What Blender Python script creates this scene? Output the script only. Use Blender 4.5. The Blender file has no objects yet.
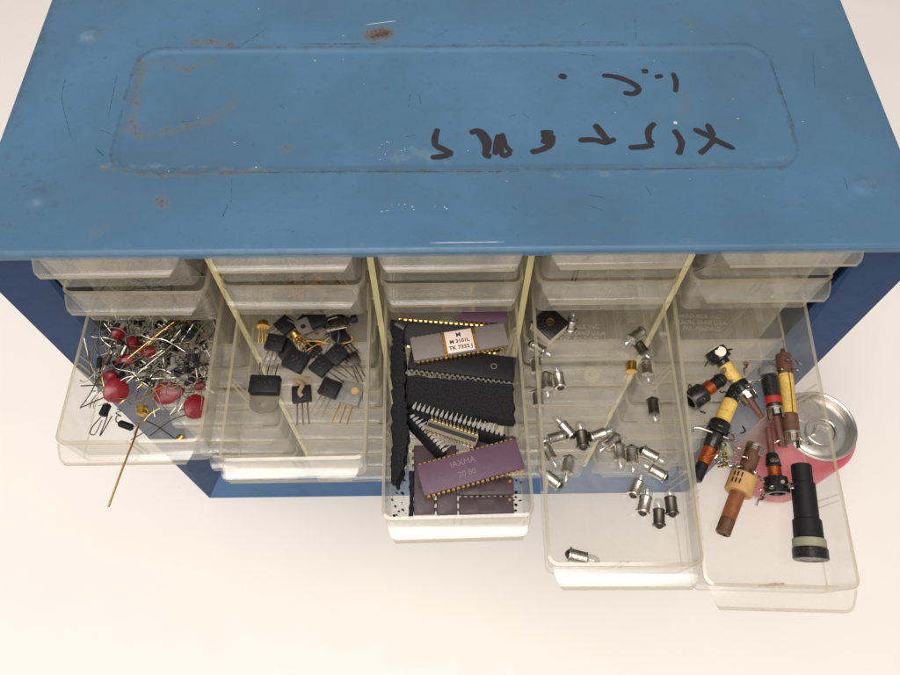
import bpy, bmesh, math, random
import numpy as np
from mathutils import Matrix, Vector
random.seed(7)
SC = bpy.context.scene
COL = SC.collection
PI = math.pi
R = math.radians

# ------------------------------------------------------------------ camera
F = 733.4                      # focal length in pixels of a 900 x 675 frame
PITCH, YAW, ROLL = 1.0775638, -0.0181804, -0.0057406
CAM = np.array([-0.0032911, -0.1654934, 0.5725232])
W, H, D = .38, .33935, .157    # cabinet
def cam_axes():
    cp, sp = math.cos(PITCH), math.sin(PITCH)
    f = np.array([0, cp, -sp]); r = np.array([1., 0, 0]); d = np.array([0, -sp, -cp])
    cy, sy = math.cos(YAW), math.sin(YAW)
    Z = np.array([[cy, -sy, 0], [sy, cy, 0], [0, 0, 1]])
    f, r, d = Z @ f, Z @ r, Z @ d
    cr, sr = math.cos(ROLL), math.sin(ROLL)
    return cr*r + sr*d, -sr*r + cr*d, f
CR, CD, CF = cam_axes()
def ray(px, py):
    return CR*((px-450)/F) + CD*((py-337.5)/F) + CF
def on_plane(px, py, o, n):
    v = ray(px, py)
    t = np.dot(np.array(o)-CAM, n)/np.dot(v, n)
    return CAM + v*t
cam = bpy.data.cameras.new('camera'); camo = bpy.data.objects.new('camera', cam); COL.objects.link(camo)
m = Matrix.Identity(4)
for i in range(3):
    m[i][0] = CR[i]; m[i][1] = -CD[i]; m[i][2] = -CF[i]; m[i][3] = CAM[i]
camo.matrix_world = m
cam.sensor_width = 36; cam.lens = F/900*36; cam.clip_start = .01; cam.clip_end = 50
SC.camera = camo

# ------------------------------------------------------------------ materials
def lin(c):
    return tuple(((x/255)/12.92 if x/255 <= .04045 else ((x/255+.055)/1.055)**2.4) for x in c)
class NT:
    def __init__(s, name):
        s.m = bpy.data.materials.new(name); s.m.use_nodes = True
        s.t = s.m.node_tree; s.t.nodes.clear()
        s.out = s.n('ShaderNodeOutputMaterial')
    def n(s, kind, **kw):
        x = s.t.nodes.new(kind)
        for k, v in kw.items():
            if k in x.inputs: x.inputs[k].default_value = v
            else: setattr(x, k, v)
        return x
    def l(s, a, b): s.t.links.new(a, b)
    def coord(s): return s.n('ShaderNodeTexCoord').outputs['Object']
    def noise(s, scale, detail=4, rough=.6, vec=None):
        x = s.n('ShaderNodeTexNoise'); x.inputs['Scale'].default_value = scale
        x.inputs['Detail'].default_value = detail; x.inputs['Roughness'].default_value = rough
        s.l(vec if vec is not None else s.coord(), x.inputs['Vector'])
        return x.outputs['Fac']
    def ramp(s, fac, a, b, lo=0., hi=1.):
        x = s.n('ShaderNodeMapRange'); s.l(fac, x.inputs['Value'])
        x.inputs['From Min'].default_value = a; x.inputs['From Max'].default_value = b
        x.inputs['To Min'].default_value = lo; x.inputs['To Max'].default_value = hi
        return x.outputs['Result']
    def math(s, op, a, b=None, c=None):
        x = s.n('ShaderNodeMath', operation=op)
        for i, v in enumerate((a, b, c)):
            if v is None: continue
            if isinstance(v, (int, float)): x.inputs[i].default_value = v
            else: s.l(v, x.inputs[i])
        return x.outputs[0]
    def mixc(s, fac, a, b):
        x = s.n('ShaderNodeMix', data_type='RGBA')
        for i, v in ((0, fac), (6, a), (7, b)):
            if isinstance(v, tuple): x.inputs[i].default_value = (*v[:3], 1)
            elif isinstance(v, (int, float)): x.inputs[i].default_value = v
            else: s.l(v, x.inputs[i])
        return x.outputs[2]
def solid(name, rgb, rough=.5, metal=0., var=.25, scale=300., bump=.0, spec=.5, dirt=None, coat=0.):
    t = NT(name); b = t.n('ShaderNodeBsdfPrincipled'); t.l(b.outputs[0], t.out.inputs[0])
    c = lin(rgb)
    n1 = t.noise(scale); n2 = t.noise(scale*4.3, 3)
    fac = t.ramp(n1, .3, .7)
    dark = tuple(x*(1-var) for x in c); lite = tuple(min(1, x*(1+var*.5)) for x in c)
    col = t.mixc(fac, dark, lite)
    if dirt is not None:
        col = t.mixc(t.ramp(n2, .52, .68, 0, .75), col, lin(dirt))
    t.l(col, b.inputs['Base Color'])
    b.inputs['Metallic'].default_value = metal
    b.inputs['Specular IOR Level'].default_value = spec
    b.inputs['Coat Weight'].default_value = coat
    t.l(t.ramp(n2, .3, .7, max(.03, rough-.1), min(1, rough+.1)), b.inputs['Roughness'])
    if bump:
        bp = t.n('ShaderNodeBump'); bp.inputs['Strength'].default_value = bump; bp.inputs['Distance'].default_value = .0005
        t.l(n2, bp.inputs['Height']); t.l(bp.outputs[0], b.inputs['Normal'])
    return t.m
def clear(name, tint, haze, hazecol, rough=.08, refl=.05, translucent=.5, smear=.0):
    """Thin clear sheet: lets light straight through, reflects more at grazing angles, a little milky."""
    t = NT(name)
    tr = t.n('ShaderNodeBsdfTransparent'); tr.inputs[0].default_value = (*tint, 1)
    gl = t.n('ShaderNodeBsdfGlossy'); gl.inputs['Roughness'].default_value = rough
    di = t.n('ShaderNodeBsdfDiffuse'); di.inputs[0].default_value = (*lin(hazecol), 1)
    tl = t.n('ShaderNodeBsdfTranslucent'); tl.inputs[0].default_value = (*lin(hazecol), 1)
    mx = t.n('ShaderNodeMixShader'); mx.inputs[0].default_value = translucent
    t.l(di.outputs[0], mx.inputs[1]); t.l(tl.outputs[0], mx.inputs[2])
    m1 = t.n('ShaderNodeMixShader')
    n = t.noise(90, 5, .65)
    t.l(t.ramp(n, .3, .75, haze*(1-smear), haze*(1+smear)), m1.inputs[0])
    t.l(tr.outputs[0], m1.inputs[1]); t.l(mx.outputs[0], m1.inputs[2])
    lw = t.n('ShaderNodeLayerWeight'); lw.inputs['Blend'].default_value = .5
    p = t.math('POWER', lw.outputs['Facing'], 5.)
    fac = t.math('MULTIPLY_ADD', p, .6, refl)
    m2 = t.n('ShaderNodeMixShader'); t.l(fac, m2.inputs[0])
    t.l(m1.outputs[0], m2.inputs[1]); t.l(gl.outputs[0], m2.inputs[2])
    t.l(m2.outputs[0], t.out.inputs[0])
    return t.m

M = {}
M['plastic'] = clear('clear_yellowed_plastic', (.992, .989, .980), .086, (244, 237, 220), .13, .055, .36, .5)
M['rim'] = clear('yellowed_edge_painted_glow', (.92, .90, .86), .38, (238, 228, 196), .14, .07, .6, .2)  # yellowed edge tone, made paler and milkier to paint in light gathered there
M['mould'] = clear('raised_plastic_detail', (.84, .83, .79), .42, (232, 224, 204), .15, .10, .5, .1)
M['glass'] = clear('bulb_glass', (.90, .90, .89), .06, (236, 234, 228), .03, .13, .5, .1)
M['pdiv'] = solid('pale_divider_plastic', (234, 228, 206), .5, 0, .1, 60)
M['ydiv'] = solid('yellowed_divider_plastic', (208, 198, 140), .45, 0, .12, 60)
def table_mat():
    t = NT('white_table_laminate'); b = t.n('ShaderNodeBsdfPrincipled'); t.l(b.outputs[0], t.out.inputs[0])
    c = lin((237, 230, 222)); col = t.mixc(t.ramp(t.noise(7, 5, .6), .3, .7), tuple(x*.965 for x in c), c)
    col = t.mixc(t.ramp(t.noise(55, 6, .75), .64, .76, 0, .10), col, lin((170, 158, 140)))
    v = t.n('ShaderNodeTexVoronoi'); v.inputs['Scale'].default_value = 28; t.l(t.coord(), v.inputs['Vector'])
    k = t.math('MULTIPLY', t.ramp(v.outputs['Distance'], .0, .022, 1, 0), t.ramp(t.noise(11, 2), .55, .62, 0, .5))
    col = t.mixc(k, col, lin((120, 108, 96)))
    t.l(col, b.inputs['Base Color']); t.l(t.ramp(t.noise(30, 4), .3, .7, .38, .55), b.inputs['Roughness']); b.inputs['Specular IOR Level'].default_value = .35
    return t.m
M['table'] = table_mat()
M['black'] = solid('black_epoxy', (26, 26, 28), .5, 0, .3, 500, .1, .22)
M['blackgloss'] = solid('black_bakelite', (26, 24, 25), .28, 0, .3, 300, .05, .4, dirt=(52, 46, 44))
M['foam'] = solid('black_conductive_foam', (48, 48, 50), .95, 0, .7, 1500, 1., .1)
M['ceramic'] = solid('grey_ceramic', (116, 107, 103), .6, 0, .08, 300)
M['purple'] = solid('purple_ceramic', (92, 64, 82), .55, 0, .12, 250)
M['brownchip'] = solid('brown_purple_chip', (70, 52, 56), .5, 0, .2, 200)
M['khaki'] = solid('khaki_ceramic', (128, 116, 94), .6, 0, .15, 300)
M['pale'] = solid('pale_gold_plate', (220, 200, 158), .35, .8, .2, 500)
M['gold'] = solid('gold_plate', (206, 164, 86), .3, 1, .25, 700)
M['tin'] = solid('tinned_lead', (178, 172, 160), .32, 1, .25, 600)
M['pintin'] = solid('tinned_pin', (226, 222, 212), .38, .55, .12, 600)
M['nickel'] = solid('tarnished_nickel', (194, 187, 174), .3, 1, .35, 350, .1, dirt=(120, 112, 98))
M['darkmetal'] = solid('dark_oxidised_metal', (92, 86, 78), .4, 1, .3, 400)
M['tabmetal'] = solid('dull_tab_metal', (122, 113, 100), .5, .35, .15, 300)
M['brass'] = solid('brass', (186, 146, 66), .3, 1, .25, 400)
M['pink'] = solid('pinkish_lid', (226, 205, 192), .5, 0, .06, 300)
M['copper'] = solid('enamelled_copper', (176, 92, 44), .3, .85, .35, 900, .3)
M['yellow'] = solid('yellow_wax_paper', (208, 172, 84), .5, 0, .28, 220, .2, dirt=(164, 126, 62))
M['brown'] = solid('brown_phenolic', (96, 58, 40), .5, 0, .3, 250, .15, dirt=(60, 38, 28))
M['orangebrown'] = solid('amber_varnished_tube', (142, 84, 44), .35, 0, .4, 200, .2)
M['tan'] = solid('tan_cardboard', (186, 142, 88), .7, 0, .15, 250, .1)
M['redcap'] = solid('red_dipped_ceramic', (122, 16, 26), .3, 0, .2, 250, .1)
M['darkred'] = solid('dark_red_epoxy', (120, 18, 26), .4, 0, .2, 250)
M['redband'] = solid('red_paint', (160, 40, 30), .4, 0, .15, 300)
M['green'] = solid('dark_green_epoxy', (36, 54, 42), .35, 0, .2, 300)
M['greybody'] = solid('grey_component', (120, 116, 108), .4, 0, .3, 300)
M['smoke'] = solid('smoky_metal_can', (128, 122, 112), .25, 1, .4, 200)
M['white'] = solid('white_plastic', (232, 224, 206), .5, 0, .1, 300)
M['cream'] = solid('cream_side', (205, 194, 172), .6, 0, .1, 200)
M['olive'] = solid('olive_tape', (140, 134, 108), .6, 0, .12, 250)
M['ink'] = solid('black_print', (34, 30, 30), .6, 0, .1, 300)
M['palegrey'] = solid('pale_print', (136, 112, 116), .6, 0, .25, 300)

def scratchy(name, rgb, sc=420, a=.40, b_=.62, lo=.05, hi=.85):
    t = NT(name); b = t.n('ShaderNodeBsdfPrincipled'); b.inputs['Base Color'].default_value = (*lin(rgb), 1); b.inputs['Roughness'].default_value = .6
    tr = t.n('ShaderNodeBsdfTransparent'); mx = t.n('ShaderNodeMixShader')
    t.l(t.ramp(t.noise(sc, 4, .7), a, b_, lo, hi), mx.inputs[0]); t.l(tr.outputs[0], mx.inputs[1]); t.l(b.outputs[0], mx.inputs[2]); t.l(mx.outputs[0], t.out.inputs[0])
    return t.m
M['scratch'] = scratchy('scratched_paint', (40, 58, 72))
M['marker'] = scratchy('marker_ink', (33, 29, 32), 260, .25, .5, .80, 1.)
M['chip'] = solid('bare_metal_chip', (190, 200, 208), .4, .3, .2, 300)
M['can_al'] = solid('can_aluminium', (206, 200, 192), .34, 1, .03, 40)
M['can_pink'] = solid('pink_red_can_print', (204, 66, 90), .36, .5, .2, 60)
M['wax'] = solid('dusty_tan_film', (150, 128, 100), .6, 0, .4, 300)

M['greyin'] = solid('grey_primer', (168, 164, 152), .6, 0, .1, 60)
def blue_paint(name, base, attr=False):
    t = NT(name); b = t.n('ShaderNodeBsdfPrincipled'); t.l(b.outputs[0], t.out.inputs[0])
    c = lin(base)
    n1 = t.noise(14, 5, .6); n2 = t.noise(160, 6, .7); n3 = t.noise(900, 3, .6)
    col = t.mixc(t.ramp(n1, .3, .72), tuple(x*.82 for x in c), tuple(x*1.12 for x in c))
    col = t.mixc(t.ramp(n2, .55, .72, 0, .35), col, tuple(x*.62 for x in c))
    col = t.mixc(t.ramp(t.noise(5, 3, .5), .35, .68, 0, .30), col, tuple(x*f for x, f in zip(c, (.72, .74, .78))))
    col = t.mixc(t.ramp(n3, .63, .74, 0, .5), col, tuple(x*.5 for x in c))
    rough = t.ramp(n2, .3, .7, .36, .52)
    if attr:
        a = t.n('ShaderNodeAttribute'); a.attribute_name = 'rust'
        k = t.math('ADD', a.outputs['Fac'], t.ramp(n2, .3, .7, -.32, .32))
        k = t.math('ADD', k, t.ramp(n3, .3, .7, -.30, .30))
        n4 = t.noise(2200, 2, .6); k = t.math('ADD', k, t.ramp(n4, .3, .7, -.16, .16))
        col = t.mixc(t.ramp(k, .28, .7, 0, .55), col, lin((92, 96, 90)))
        col = t.mixc(t.ramp(k, .74, 1.1, 0, .8), col, lin((88, 66, 48)))
        col = t.mixc(t.ramp(k, 1.15, 1.45, 0, .9), col, lin((44, 32, 28)))
        a2 = t.n('ShaderNodeAttribute'); a2.attribute_name = 'scuff'
        k2 = t.math('ADD', a2.outputs['Fac'], t.ramp(n2, .3, .7, -.3, .3))
        col = t.mixc(t.ramp(k2, .3, .9, 0, .55), col, lin((134, 148, 158)))
        a3 = t.n('ShaderNodeAttribute'); a3.attribute_name = 'grime_and_dark_step'
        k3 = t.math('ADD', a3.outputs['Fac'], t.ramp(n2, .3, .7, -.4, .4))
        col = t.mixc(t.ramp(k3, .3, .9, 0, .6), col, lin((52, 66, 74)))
        rough = t.math('ADD', rough, t.math('MULTIPLY', t.ramp(k, .3, .9), .3))
    t.l(col, b.inputs['Base Color']); t.l(rough, b.inputs['Roughness'])
    b.inputs['Specular IOR Level'].default_value = .45
    bp = t.n('ShaderNodeBump'); bp.inputs['Strength'].default_value = .12; bp.inputs['Distance'].default_value = .0004
    t.l(n2, bp.inputs['Height']); t.l(bp.outputs[0], b.inputs['Normal'])
    return t.m
M['bluetop'] = blue_paint('worn_blue_enamel', (70, 106, 133), True)
M['blue'] = blue_paint('blue_enamel', (56, 100, 142))
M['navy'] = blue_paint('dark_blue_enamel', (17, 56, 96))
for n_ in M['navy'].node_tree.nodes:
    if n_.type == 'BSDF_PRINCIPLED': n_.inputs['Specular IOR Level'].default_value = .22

# ------------------------------------------------------------------ mesh builder
class MB:
    def __init__(s): s.v = []; s.f = []; s.mi = []; s.cur = 0
    def face(s, idx): s.f.append(tuple(idx)); s.mi.append(s.cur)
    def add(s, vs, fs):
        o = len(s.v); s.v += [tuple(float(c) for c in v) for v in vs]
        for f in fs: s.face([o+i for i in f])
    def box(s, c, sz, Mx=None):
        x, y, z = (k/2 for k in sz)
        vs = [Vector((sx*x, sy*y, sz_*z)) for sz_ in (-1, 1) for sy in (-1, 1) for sx in (-1, 1)]
        if Mx is not None: vs = [Mx @ v for v in vs]
        vs = [v + Vector(c) for v in vs]
        s.add(vs, [(0, 2, 3, 1), (4, 5, 7, 6), (0, 1, 5, 4), (2, 6, 7, 3), (0, 4, 6, 2), (1, 3, 7, 5)])
    def rings(s, rings, close=True, cap0=True, cap1=True):
        n = len(rings[0]); o = len(s.v)
        for r in rings: s.v += [tuple(float(c) for c in v) for v in r]
        for k in range(len(rings)-1):
            for i in range(n if close else n-1):
                j = (i+1) % n
                s.face((o+k*n+i, o+k*n+j, o+(k+1)*n+j, o+(k+1)*n+i))
        if cap0: s.face([o+i for i in range(n)][::-1])
        if cap1: s.face([o+(len(rings)-1)*n+i for i in range(n)])
    def lathe(s, prof, n=20, p0=(0, 0, 0), axis=(0, 0, 1), cap0=True, cap1=True):
        a = Vector(axis).normalized(); p0 = Vector(p0)
        u = a.orthogonal().normalized(); w = a.cross(u)
        s.rings([[p0 + a*z + (u*math.cos(2*PI*i/n) + w*math.sin(2*PI*i/n))*max(r, 1e-5) for i in range(n)] for r, z in prof], True, cap0, cap1)
    def tube(s, pts, r, n=6, r1=None):
        pts = [Vector(p) for p in pts]
        u = None; rings = []
        for k, p in enumerate(pts):
            a = (pts[min(k+1, len(pts)-1)] - pts[max(k-1, 0)])
            if a.length < 1e-9: a = Vector((0, 0, 1))
            a.normalize()
            if u is None: u = a.orthogonal().normalized()
            u = (u - a*u.dot(a))
            u = u.normalized() if u.length > 1e-6 else a.orthogonal().normalized()
            w = a.cross(u)
            rr = r if r1 is None else r + (r1-r)*k/(len(pts)-1)
            rings.append([p + (u*math.cos(2*PI*i/n) + w*math.sin(2*PI*i/n))*rr for i in range(n)])
        s.rings(rings)
    def prism(s, poly, z0, z1):
        n = len(poly)
        s.rings([[(x, y, z0) for x, y in poly], [(x, y, z1) for x, y in poly]])
    def build(s, name, mats, parent=None, smooth=True, bevel=0., angle=35):
        me = bpy.data.meshes.new(name); me.from_pydata(s.v, [], s.f)
        mats = mats if isinstance(mats, (list, tuple)) else [mats]
        for mm in mats: me.materials.append(mm)
        if len(mats) > 1: me.polygons.foreach_set('material_index', s.mi)
        bm = bmesh.new(); bm.from_mesh(me)
        bmesh.ops.recalc_face_normals(bm, faces=bm.faces)
        if bevel:
            ed = [e for e in bm.edges if len(e.link_faces) == 2 and e.calc_face_angle(0) > R(40)]
            bmesh.ops.bevel(bm, geom=ed, offset=bevel, segments=2, affect='EDGES', profile=.5)
        bm.to_mesh(me); bm.free()
        if smooth:
            me.polygons.foreach_set('use_smooth', [True]*len(me.polygons))
            me.set_sharp_from_angle(angle=R(angle))
        o = bpy.data.objects.new(name, me); COL.objects.link(o)
        if parent is not None: o.parent = parent
        return o
def spline(pts, n=6):
    pts = [Vector(p) for p in pts]
    if len(pts) < 3: return pts
    out = []
    for i in range(len(pts)-1):
        p0 = pts[max(i-1, 0)]; p1 = pts[i]; p2 = pts[i+1]; p3 = pts[min(i+2, len(pts)-1)]
        for k in range(n):
            t = k/n
            out.append(.5*((2*p1) + (p2-p0)*t + (2*p0-5*p1+4*p2-p3)*t*t + (3*p1-p0-3*p2+p3)*t**3))
    out.append(pts[-1]); return out
def tag(o, label, cat, group=None):
    o['label'] = label; o['category'] = cat
    if group: o['group'] = group
    return o
def thing(name, label, cat, mat=None, group=None):
    o = bpy.data.objects.new(name, None); COL.objects.link(o); o.empty_display_size = .01
    if mat is not None: o.matrix_world = mat
    return tag(o, label, cat, group)
def kids(o): return [c for c in bpy.data.objects if c.parent == o]
TREE = {}
def copy_tree(root, mat, label, group=None):
    if root.name not in TREE: TREE[root.name] = [(c, kids(c)) for c in kids(root)]
    r = root.copy(); COL.objects.link(r); r.matrix_world = mat; r['label'] = label
    if group: r['group'] = group
    for c, gs in TREE[root.name]:
        k = c.copy(); COL.objects.link(k); k.parent = r
        for g in gs:
            q = g.copy(); COL.objects.link(q); q.parent = k
    return r
def part_copy(o, parent, mat):
    c = o.copy(); COL.objects.link(c); c.parent = parent; c.matrix_local = mat; return c
def text(name, s, size, mat, parent, mtx, depth=.00005, align='CENTER', bold=0.):
    cu = bpy.data.curves.new(name, 'FONT'); cu.body = s; cu.size = size; cu.extrude = depth
    cu.align_x = align; cu.align_y = 'CENTER'; cu.offset = bold; cu.resolution_u = 3
    tmp = bpy.data.objects.new(name, cu); COL.objects.link(tmp)
    dg = bpy.context.evaluated_depsgraph_get()
    me = bpy.data.meshes.new_from_object(tmp.evaluated_get(dg))
    bpy.data.objects.remove(tmp); bpy.data.curves.remove(cu)
    me.materials.clear(); me.materials.append(mat)
    o = bpy.data.objects.new(name, me); COL.objects.link(o); o.parent = parent; o.matrix_local = mtx
    return o

# ------------------------------------------------------------------ setting: the table
g = MB(); g.box((0, .2, -.015), (3.2, 2.6, .03))
tb = g.build('table_surface', M['table'], None, bevel=.004); tb['kind'] = 'structure'

# ------------------------------------------------------------------ cabinet
PITCHX, PITCHZ = .0665, .0265
cab = thing('drawer_cabinet', 'blue painted metal cabinet of small clear drawers, worn top with handwriting in black marker', 'cabinet', Matrix.Translation((0, D/2, 0)))
cab_inv = Matrix.Translation((0, -D/2, 0))
def cpart(g, name, mat, **k):
    o = g.build(name, mat, cab, **k); o.matrix_local = cab_inv; return o
# top panel: pressed sheet with a sunken rounded rectangle and four corner dimples
def top_at(px, py):
    p = on_plane(px, py, (0, 0, H), np.array([0, 0, 1.])); return float(p[0]), float(p[1])
dim = [top_at(*p) for p in ((36, 197), (90, 35), (862, 186), (804, 29))]
def rrect(x, y, cx, cy, hx, hy, r):
    qx = abs(x-cx)-hx+r; qy = abs(y-cy)-hy+r
    return math.hypot(max(qx, 0), max(qy, 0)) + min(max(qx, qy), 0) - r
xa, ya = top_at(107, 172); xb, yb = top_at(800, 167); xc, yc = top_at(140, 46); xd, yd = top_at(768, 47)
PCX, PCY = (xa+xb+xc+xd)/4, (ya+yb+yc+yd)/4
PHX, PHY = (xb-xa+xd-xc)/4, (yc+yd-ya-yb)/4
def sm(a, b, x):
    t = min(1, max(0, (x-a)/(b-a))); return t*t*(3-2*t)
def seg_d(x, y, pts):
    best = 9
    for (x0, y0), (x1, y1) in zip(pts[:-1], pts[1:]):
        dx, dy = x1-x0, y1-y0; l2 = dx*dx+dy*dy + 1e-12
        t = min(1, max(0, ((x-x0)*dx+(y-y0)*dy)/l2))
        best = min(best, math.hypot(x-x0-t*dx, y-y0-t*dy))
    return best
T = lambda *a: [top_at(*p) for p in a]
rust_lines = [(T((190, 41), (230, 44)), .0017, .72), (T((140, 62), (172, 62), (186, 68), (212, 60)), .0018, .60), (T((141, 64), (131, 122), (140, 135)), .0022, .64),
              (T((128, 128), (140, 135), (175, 128), (215, 118), (235, 100)), .0021, .60), (T((102, 167), (150, 174), (230, 172), (265, 170)), .0016, .62),
              (T((160, 200), (166, 206)), .0018, .8), (T((96, 232), (100, 228)), .0025, .5), (T((90, 40), (100, 33)), .002, .55),
              (T((374, 35), (383, 33)), .0042, 1.12), (T((688, 92), (684, 112)), .0022, .42), (T((283, 148), (288, 146)), .002, .6), (T((685, 18), (692, 24)), .002, .42),
              (T((640, 52), (700, 50)), .001, .4), (T((350, 172), (520, 172)), .0009, .5), (T((200, 46), (330, 46)), .0009, .45)]
scuff_lines = [(T((28, 196), (44, 198)), .004, .22), (T((855, 185), (870, 188)), .004, .3), (T((800, 28), (808, 30)), .003, .3), (T((84, 38), (95, 35)), .0025, .5),
               (T((380, 155), (420, 150), (440, 158)), .004, .35), (T((105, 165), (300, 170)), .002, .4), (T((560, 175), (790, 160), (800, 150)), .003, .3), (T((0, 249), (900, 240)), .0016, .2)]
grime_lines = [(T((48, 0), (0, 130)), .005, .6), (T((846, 0), (900, 135)), .004, .4), (T((0, 190), (20, 245)), .022, .22)]
NX, NY = 420, 176
g = MB(); vs = []; at = {'rust': [], 'scuff': [], 'grime_and_dark_step': []}
LX, LY = W, D + .002
def mark(x, y, L):
    v = 0
    for pts, w, a in L:
        d = seg_d(x, y, pts)
        if d < w*2.5: v = max(v, a*(1-sm(w*.4, w*2.2, d)))
    return v
for j in range(NY+1):
    for i in range(NX+1):
        x = -LX/2 + LX*i/NX; y = -.002 + LY*j/NY
        z = H - .0010*(1-sm(-.0036, 0, rrect(x, y, PCX, PCY, PHX, PHY, .012)))
        for dx, dy in dim:
            r = math.hypot(x-dx, y-dy); z += .0013*(1-sm(.001, .0062, r)) if r < .0065 else 0
        e = min(x+LX/2, LX/2-x, y+.002, LY-.002-y)
        z -= .0016*(1-math.sqrt(max(0, 1-(1-min(1, e/.0016))**2)))
        vs.append((x, y, z))
        at['rust'].append(mark(x, y, rust_lines)); at['scuff'].append(mark(x, y, scuff_lines)); at['grime_and_dark_step'].append(max(mark(x, y, grime_lines), .62*(1-sm(.0004, .0017, abs(rrect(x, y, PCX, PCY, PHX, PHY, .012)-.0004)))))  # grime strokes plus an even dark line along the step of the sunken panel
fs = [(j*(NX+1)+i, j*(NX+1)+i+1, (j+1)*(NX+1)+i+1, (j+1)*(NX+1)+i) for j in range(NY) for i in range(NX)]
g.add(vs, fs)
# folded-down skirt: front lip, sides, back
def skirt(pts, z1):
    n = len(pts); o = len(g.v)
    g.v += [(x, y, z) for x, y, z in pts] + [(x, y, z1) for x, y, z in pts]
    for i in range(n-1): g.face((o+i, o+i+1, o+n+i+1, o+n+i))
row = lambda j: [vs[j*(NX+1)+i] for i in range(NX+1)]
skirt(row(0), H-.0042); skirt(row(NY), H-.012)
skirt([vs[j*(NX+1)] for j in range(NY+1)], H-.012); skirt([vs[j*(NX+1)+NX] for j in range(NY+1)], H-.012)
o = len(g.v); g.v += [(-W/2, -.002, H-.0042), (W/2, -.002, H-.0042), (W/2, .004, H-.0042), (-W/2, .004, H-.0042)]; g.face((o, o+1, o+2, o+3))
me = bpy.data.meshes.new('top_panel'); me.from_pydata(g.v, [], g.f); me.materials.append(M['bluetop'])
for k, v in at.items():
    a = me.attributes.new(k, 'FLOAT', 'POINT'); a.data.foreach_set('value', v + [0.]*(len(g.v)-len(v)))
me.polygons.foreach_set('use_smooth', [True]*len(me.polygons)); me.set_sharp_from_angle(angle=R(50))
tp = bpy.data.objects.new('top_panel', me); COL.objects.link(tp); tp.parent = cab; tp.matrix_local = cab_inv
for sx in (-1, 1):
    g = MB(); g.box((sx*(W/2-.0006), D/2+.001, (H-.0045)/2), (.0012, D-.004, H-.0045)); cpart(g, 'side_panel', M['blue'], smooth=False)
g = MB(); g.box((0, D-.0016, (H-.006)/2), (W-.003, .0012, H-.008)); cpart(g, 'back_panel', M['greyin'], smooth=False)
g = MB(); g.box((0, D/2, .0016), (W-.003, D-.006, .0012)); cpart(g, 'bottom_panel', M['blue'], smooth=False)
# bezel: mitred frame round the opening, the bottom rail leaning back
XI = 2.5*PITCHX + .0004; ZB = H - .0255 - PITCHZ*10 - .0012; ZT = H - .0044
g = MB()
ol, orr = [(-W/2, 0, .0004), (-W/2, 0, ZT)], [(W/2, 0, .0004), (W/2, 0, ZT)]
il, ir = [(-XI, .012, ZB), (-XI, .003, ZT)], [(XI, .012, ZB), (XI, .003, ZT)]
def quad_solid(q, dy=.0012):
    b = [(x, y+dy, z) for x, y, z in q]
    g.add(q + b, [(0, 1, 2, 3), (7, 6, 5, 4), (0, 4, 5, 1), (1, 5, 6, 2), (2, 6, 7, 3), (3, 7, 4, 0)])
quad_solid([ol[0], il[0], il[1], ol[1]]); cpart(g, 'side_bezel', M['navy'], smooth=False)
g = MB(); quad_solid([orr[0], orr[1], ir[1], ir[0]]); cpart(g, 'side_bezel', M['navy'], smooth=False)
g = MB(); quad_solid([ol[0], orr[0], ir[0], il[0]]); cpart(g, 'bottom_bezel', M['blue'], smooth=False)
# yellowed dividers with runners for the drawers
for k in range(6):
    x = (k-2.5)*PITCHX; y0 = .0096
    if k in (0, 5): x += .0022*(1 if k == 0 else -1)*-1; y0 = .022
    g = MB(); g.box((x, (y0+.146)/2, (ZB+ZT)/2), (.0022 if k in (0, 5) else .0026, .146-y0, ZT-ZB))
    ge = MB()
    if k not in (0, 5): ge.box((x, .0084, (ZB+ZT)/2), (.0027, .0036, ZT-ZB-.001))
    for r in range(11):
        z = H - .0255 - PITCHZ*r - .0012
        for s in (-1, 1):
            if (k == 0 and s < 0) or (k == 5 and s > 0): continue
            g.box((x+s*.0032, .084, z), (.0044, .118, .0012))
    dv = cpart(g, 'divider', M['pdiv'], smooth=False)
    if k not in (0, 5): ge.build('front_edge', M['ydiv'], dv, smooth=False)
# marker handwriting on the top
def ribbons(strokes, z, taper=True):
    g = MB()
    for si, (pts, w) in enumerate(strokes):
        P = spline([Vector((*top_at(*p), 0)) for p in pts], 8)
        if len(P) == 2: P = [P[0].lerp(P[1], q/6) for q in range(7)]
        L = []; n = len(P)
        for i, p in enumerate(P):
            a = P[min(i+1, n-1)] - P[max(i-1, 0)]
            a = a.normalized() if a.length > 1e-9 else Vector((1, 0, 0))
            nn = Vector((-a.y, a.x, 0)); ww = w/2*(1 + .07*math.sin(i*.55+si)+.03*math.sin(i*1.3))
            t = min(i, n-1-i)/max(1, (n-1)*.14)
            if taper: ww *= .30 + .70*math.sqrt(max(0., 1-(1-min(1, t))**2))
            x = p.x; y = p.y
            zz = z + si*3e-6 + i*4e-7 - .0010*(1-sm(-.0036, 0, rrect(x, y, PCX, PCY, PHX, PHY, .012)))
            L.append(((x+nn.x*ww, y+nn.y*ww, zz), (x-nn.x*ww, y-nn.y*ww, zz)))
        o = len(g.v)
        for a, b in L: g.v += [a, b]
        for i in range(len(L)-1): g.face((o+2*i, o+2*i+1, o+2*i+3, o+2*i+2))
    return g
c6 = lambda *a: [(540+x/4.0909, 40+y/4.0909) for x, y in a]
c7 = lambda *a: [(400+x/4.5, 100+y/4.5) for x, y in a]
w = .0028
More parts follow.
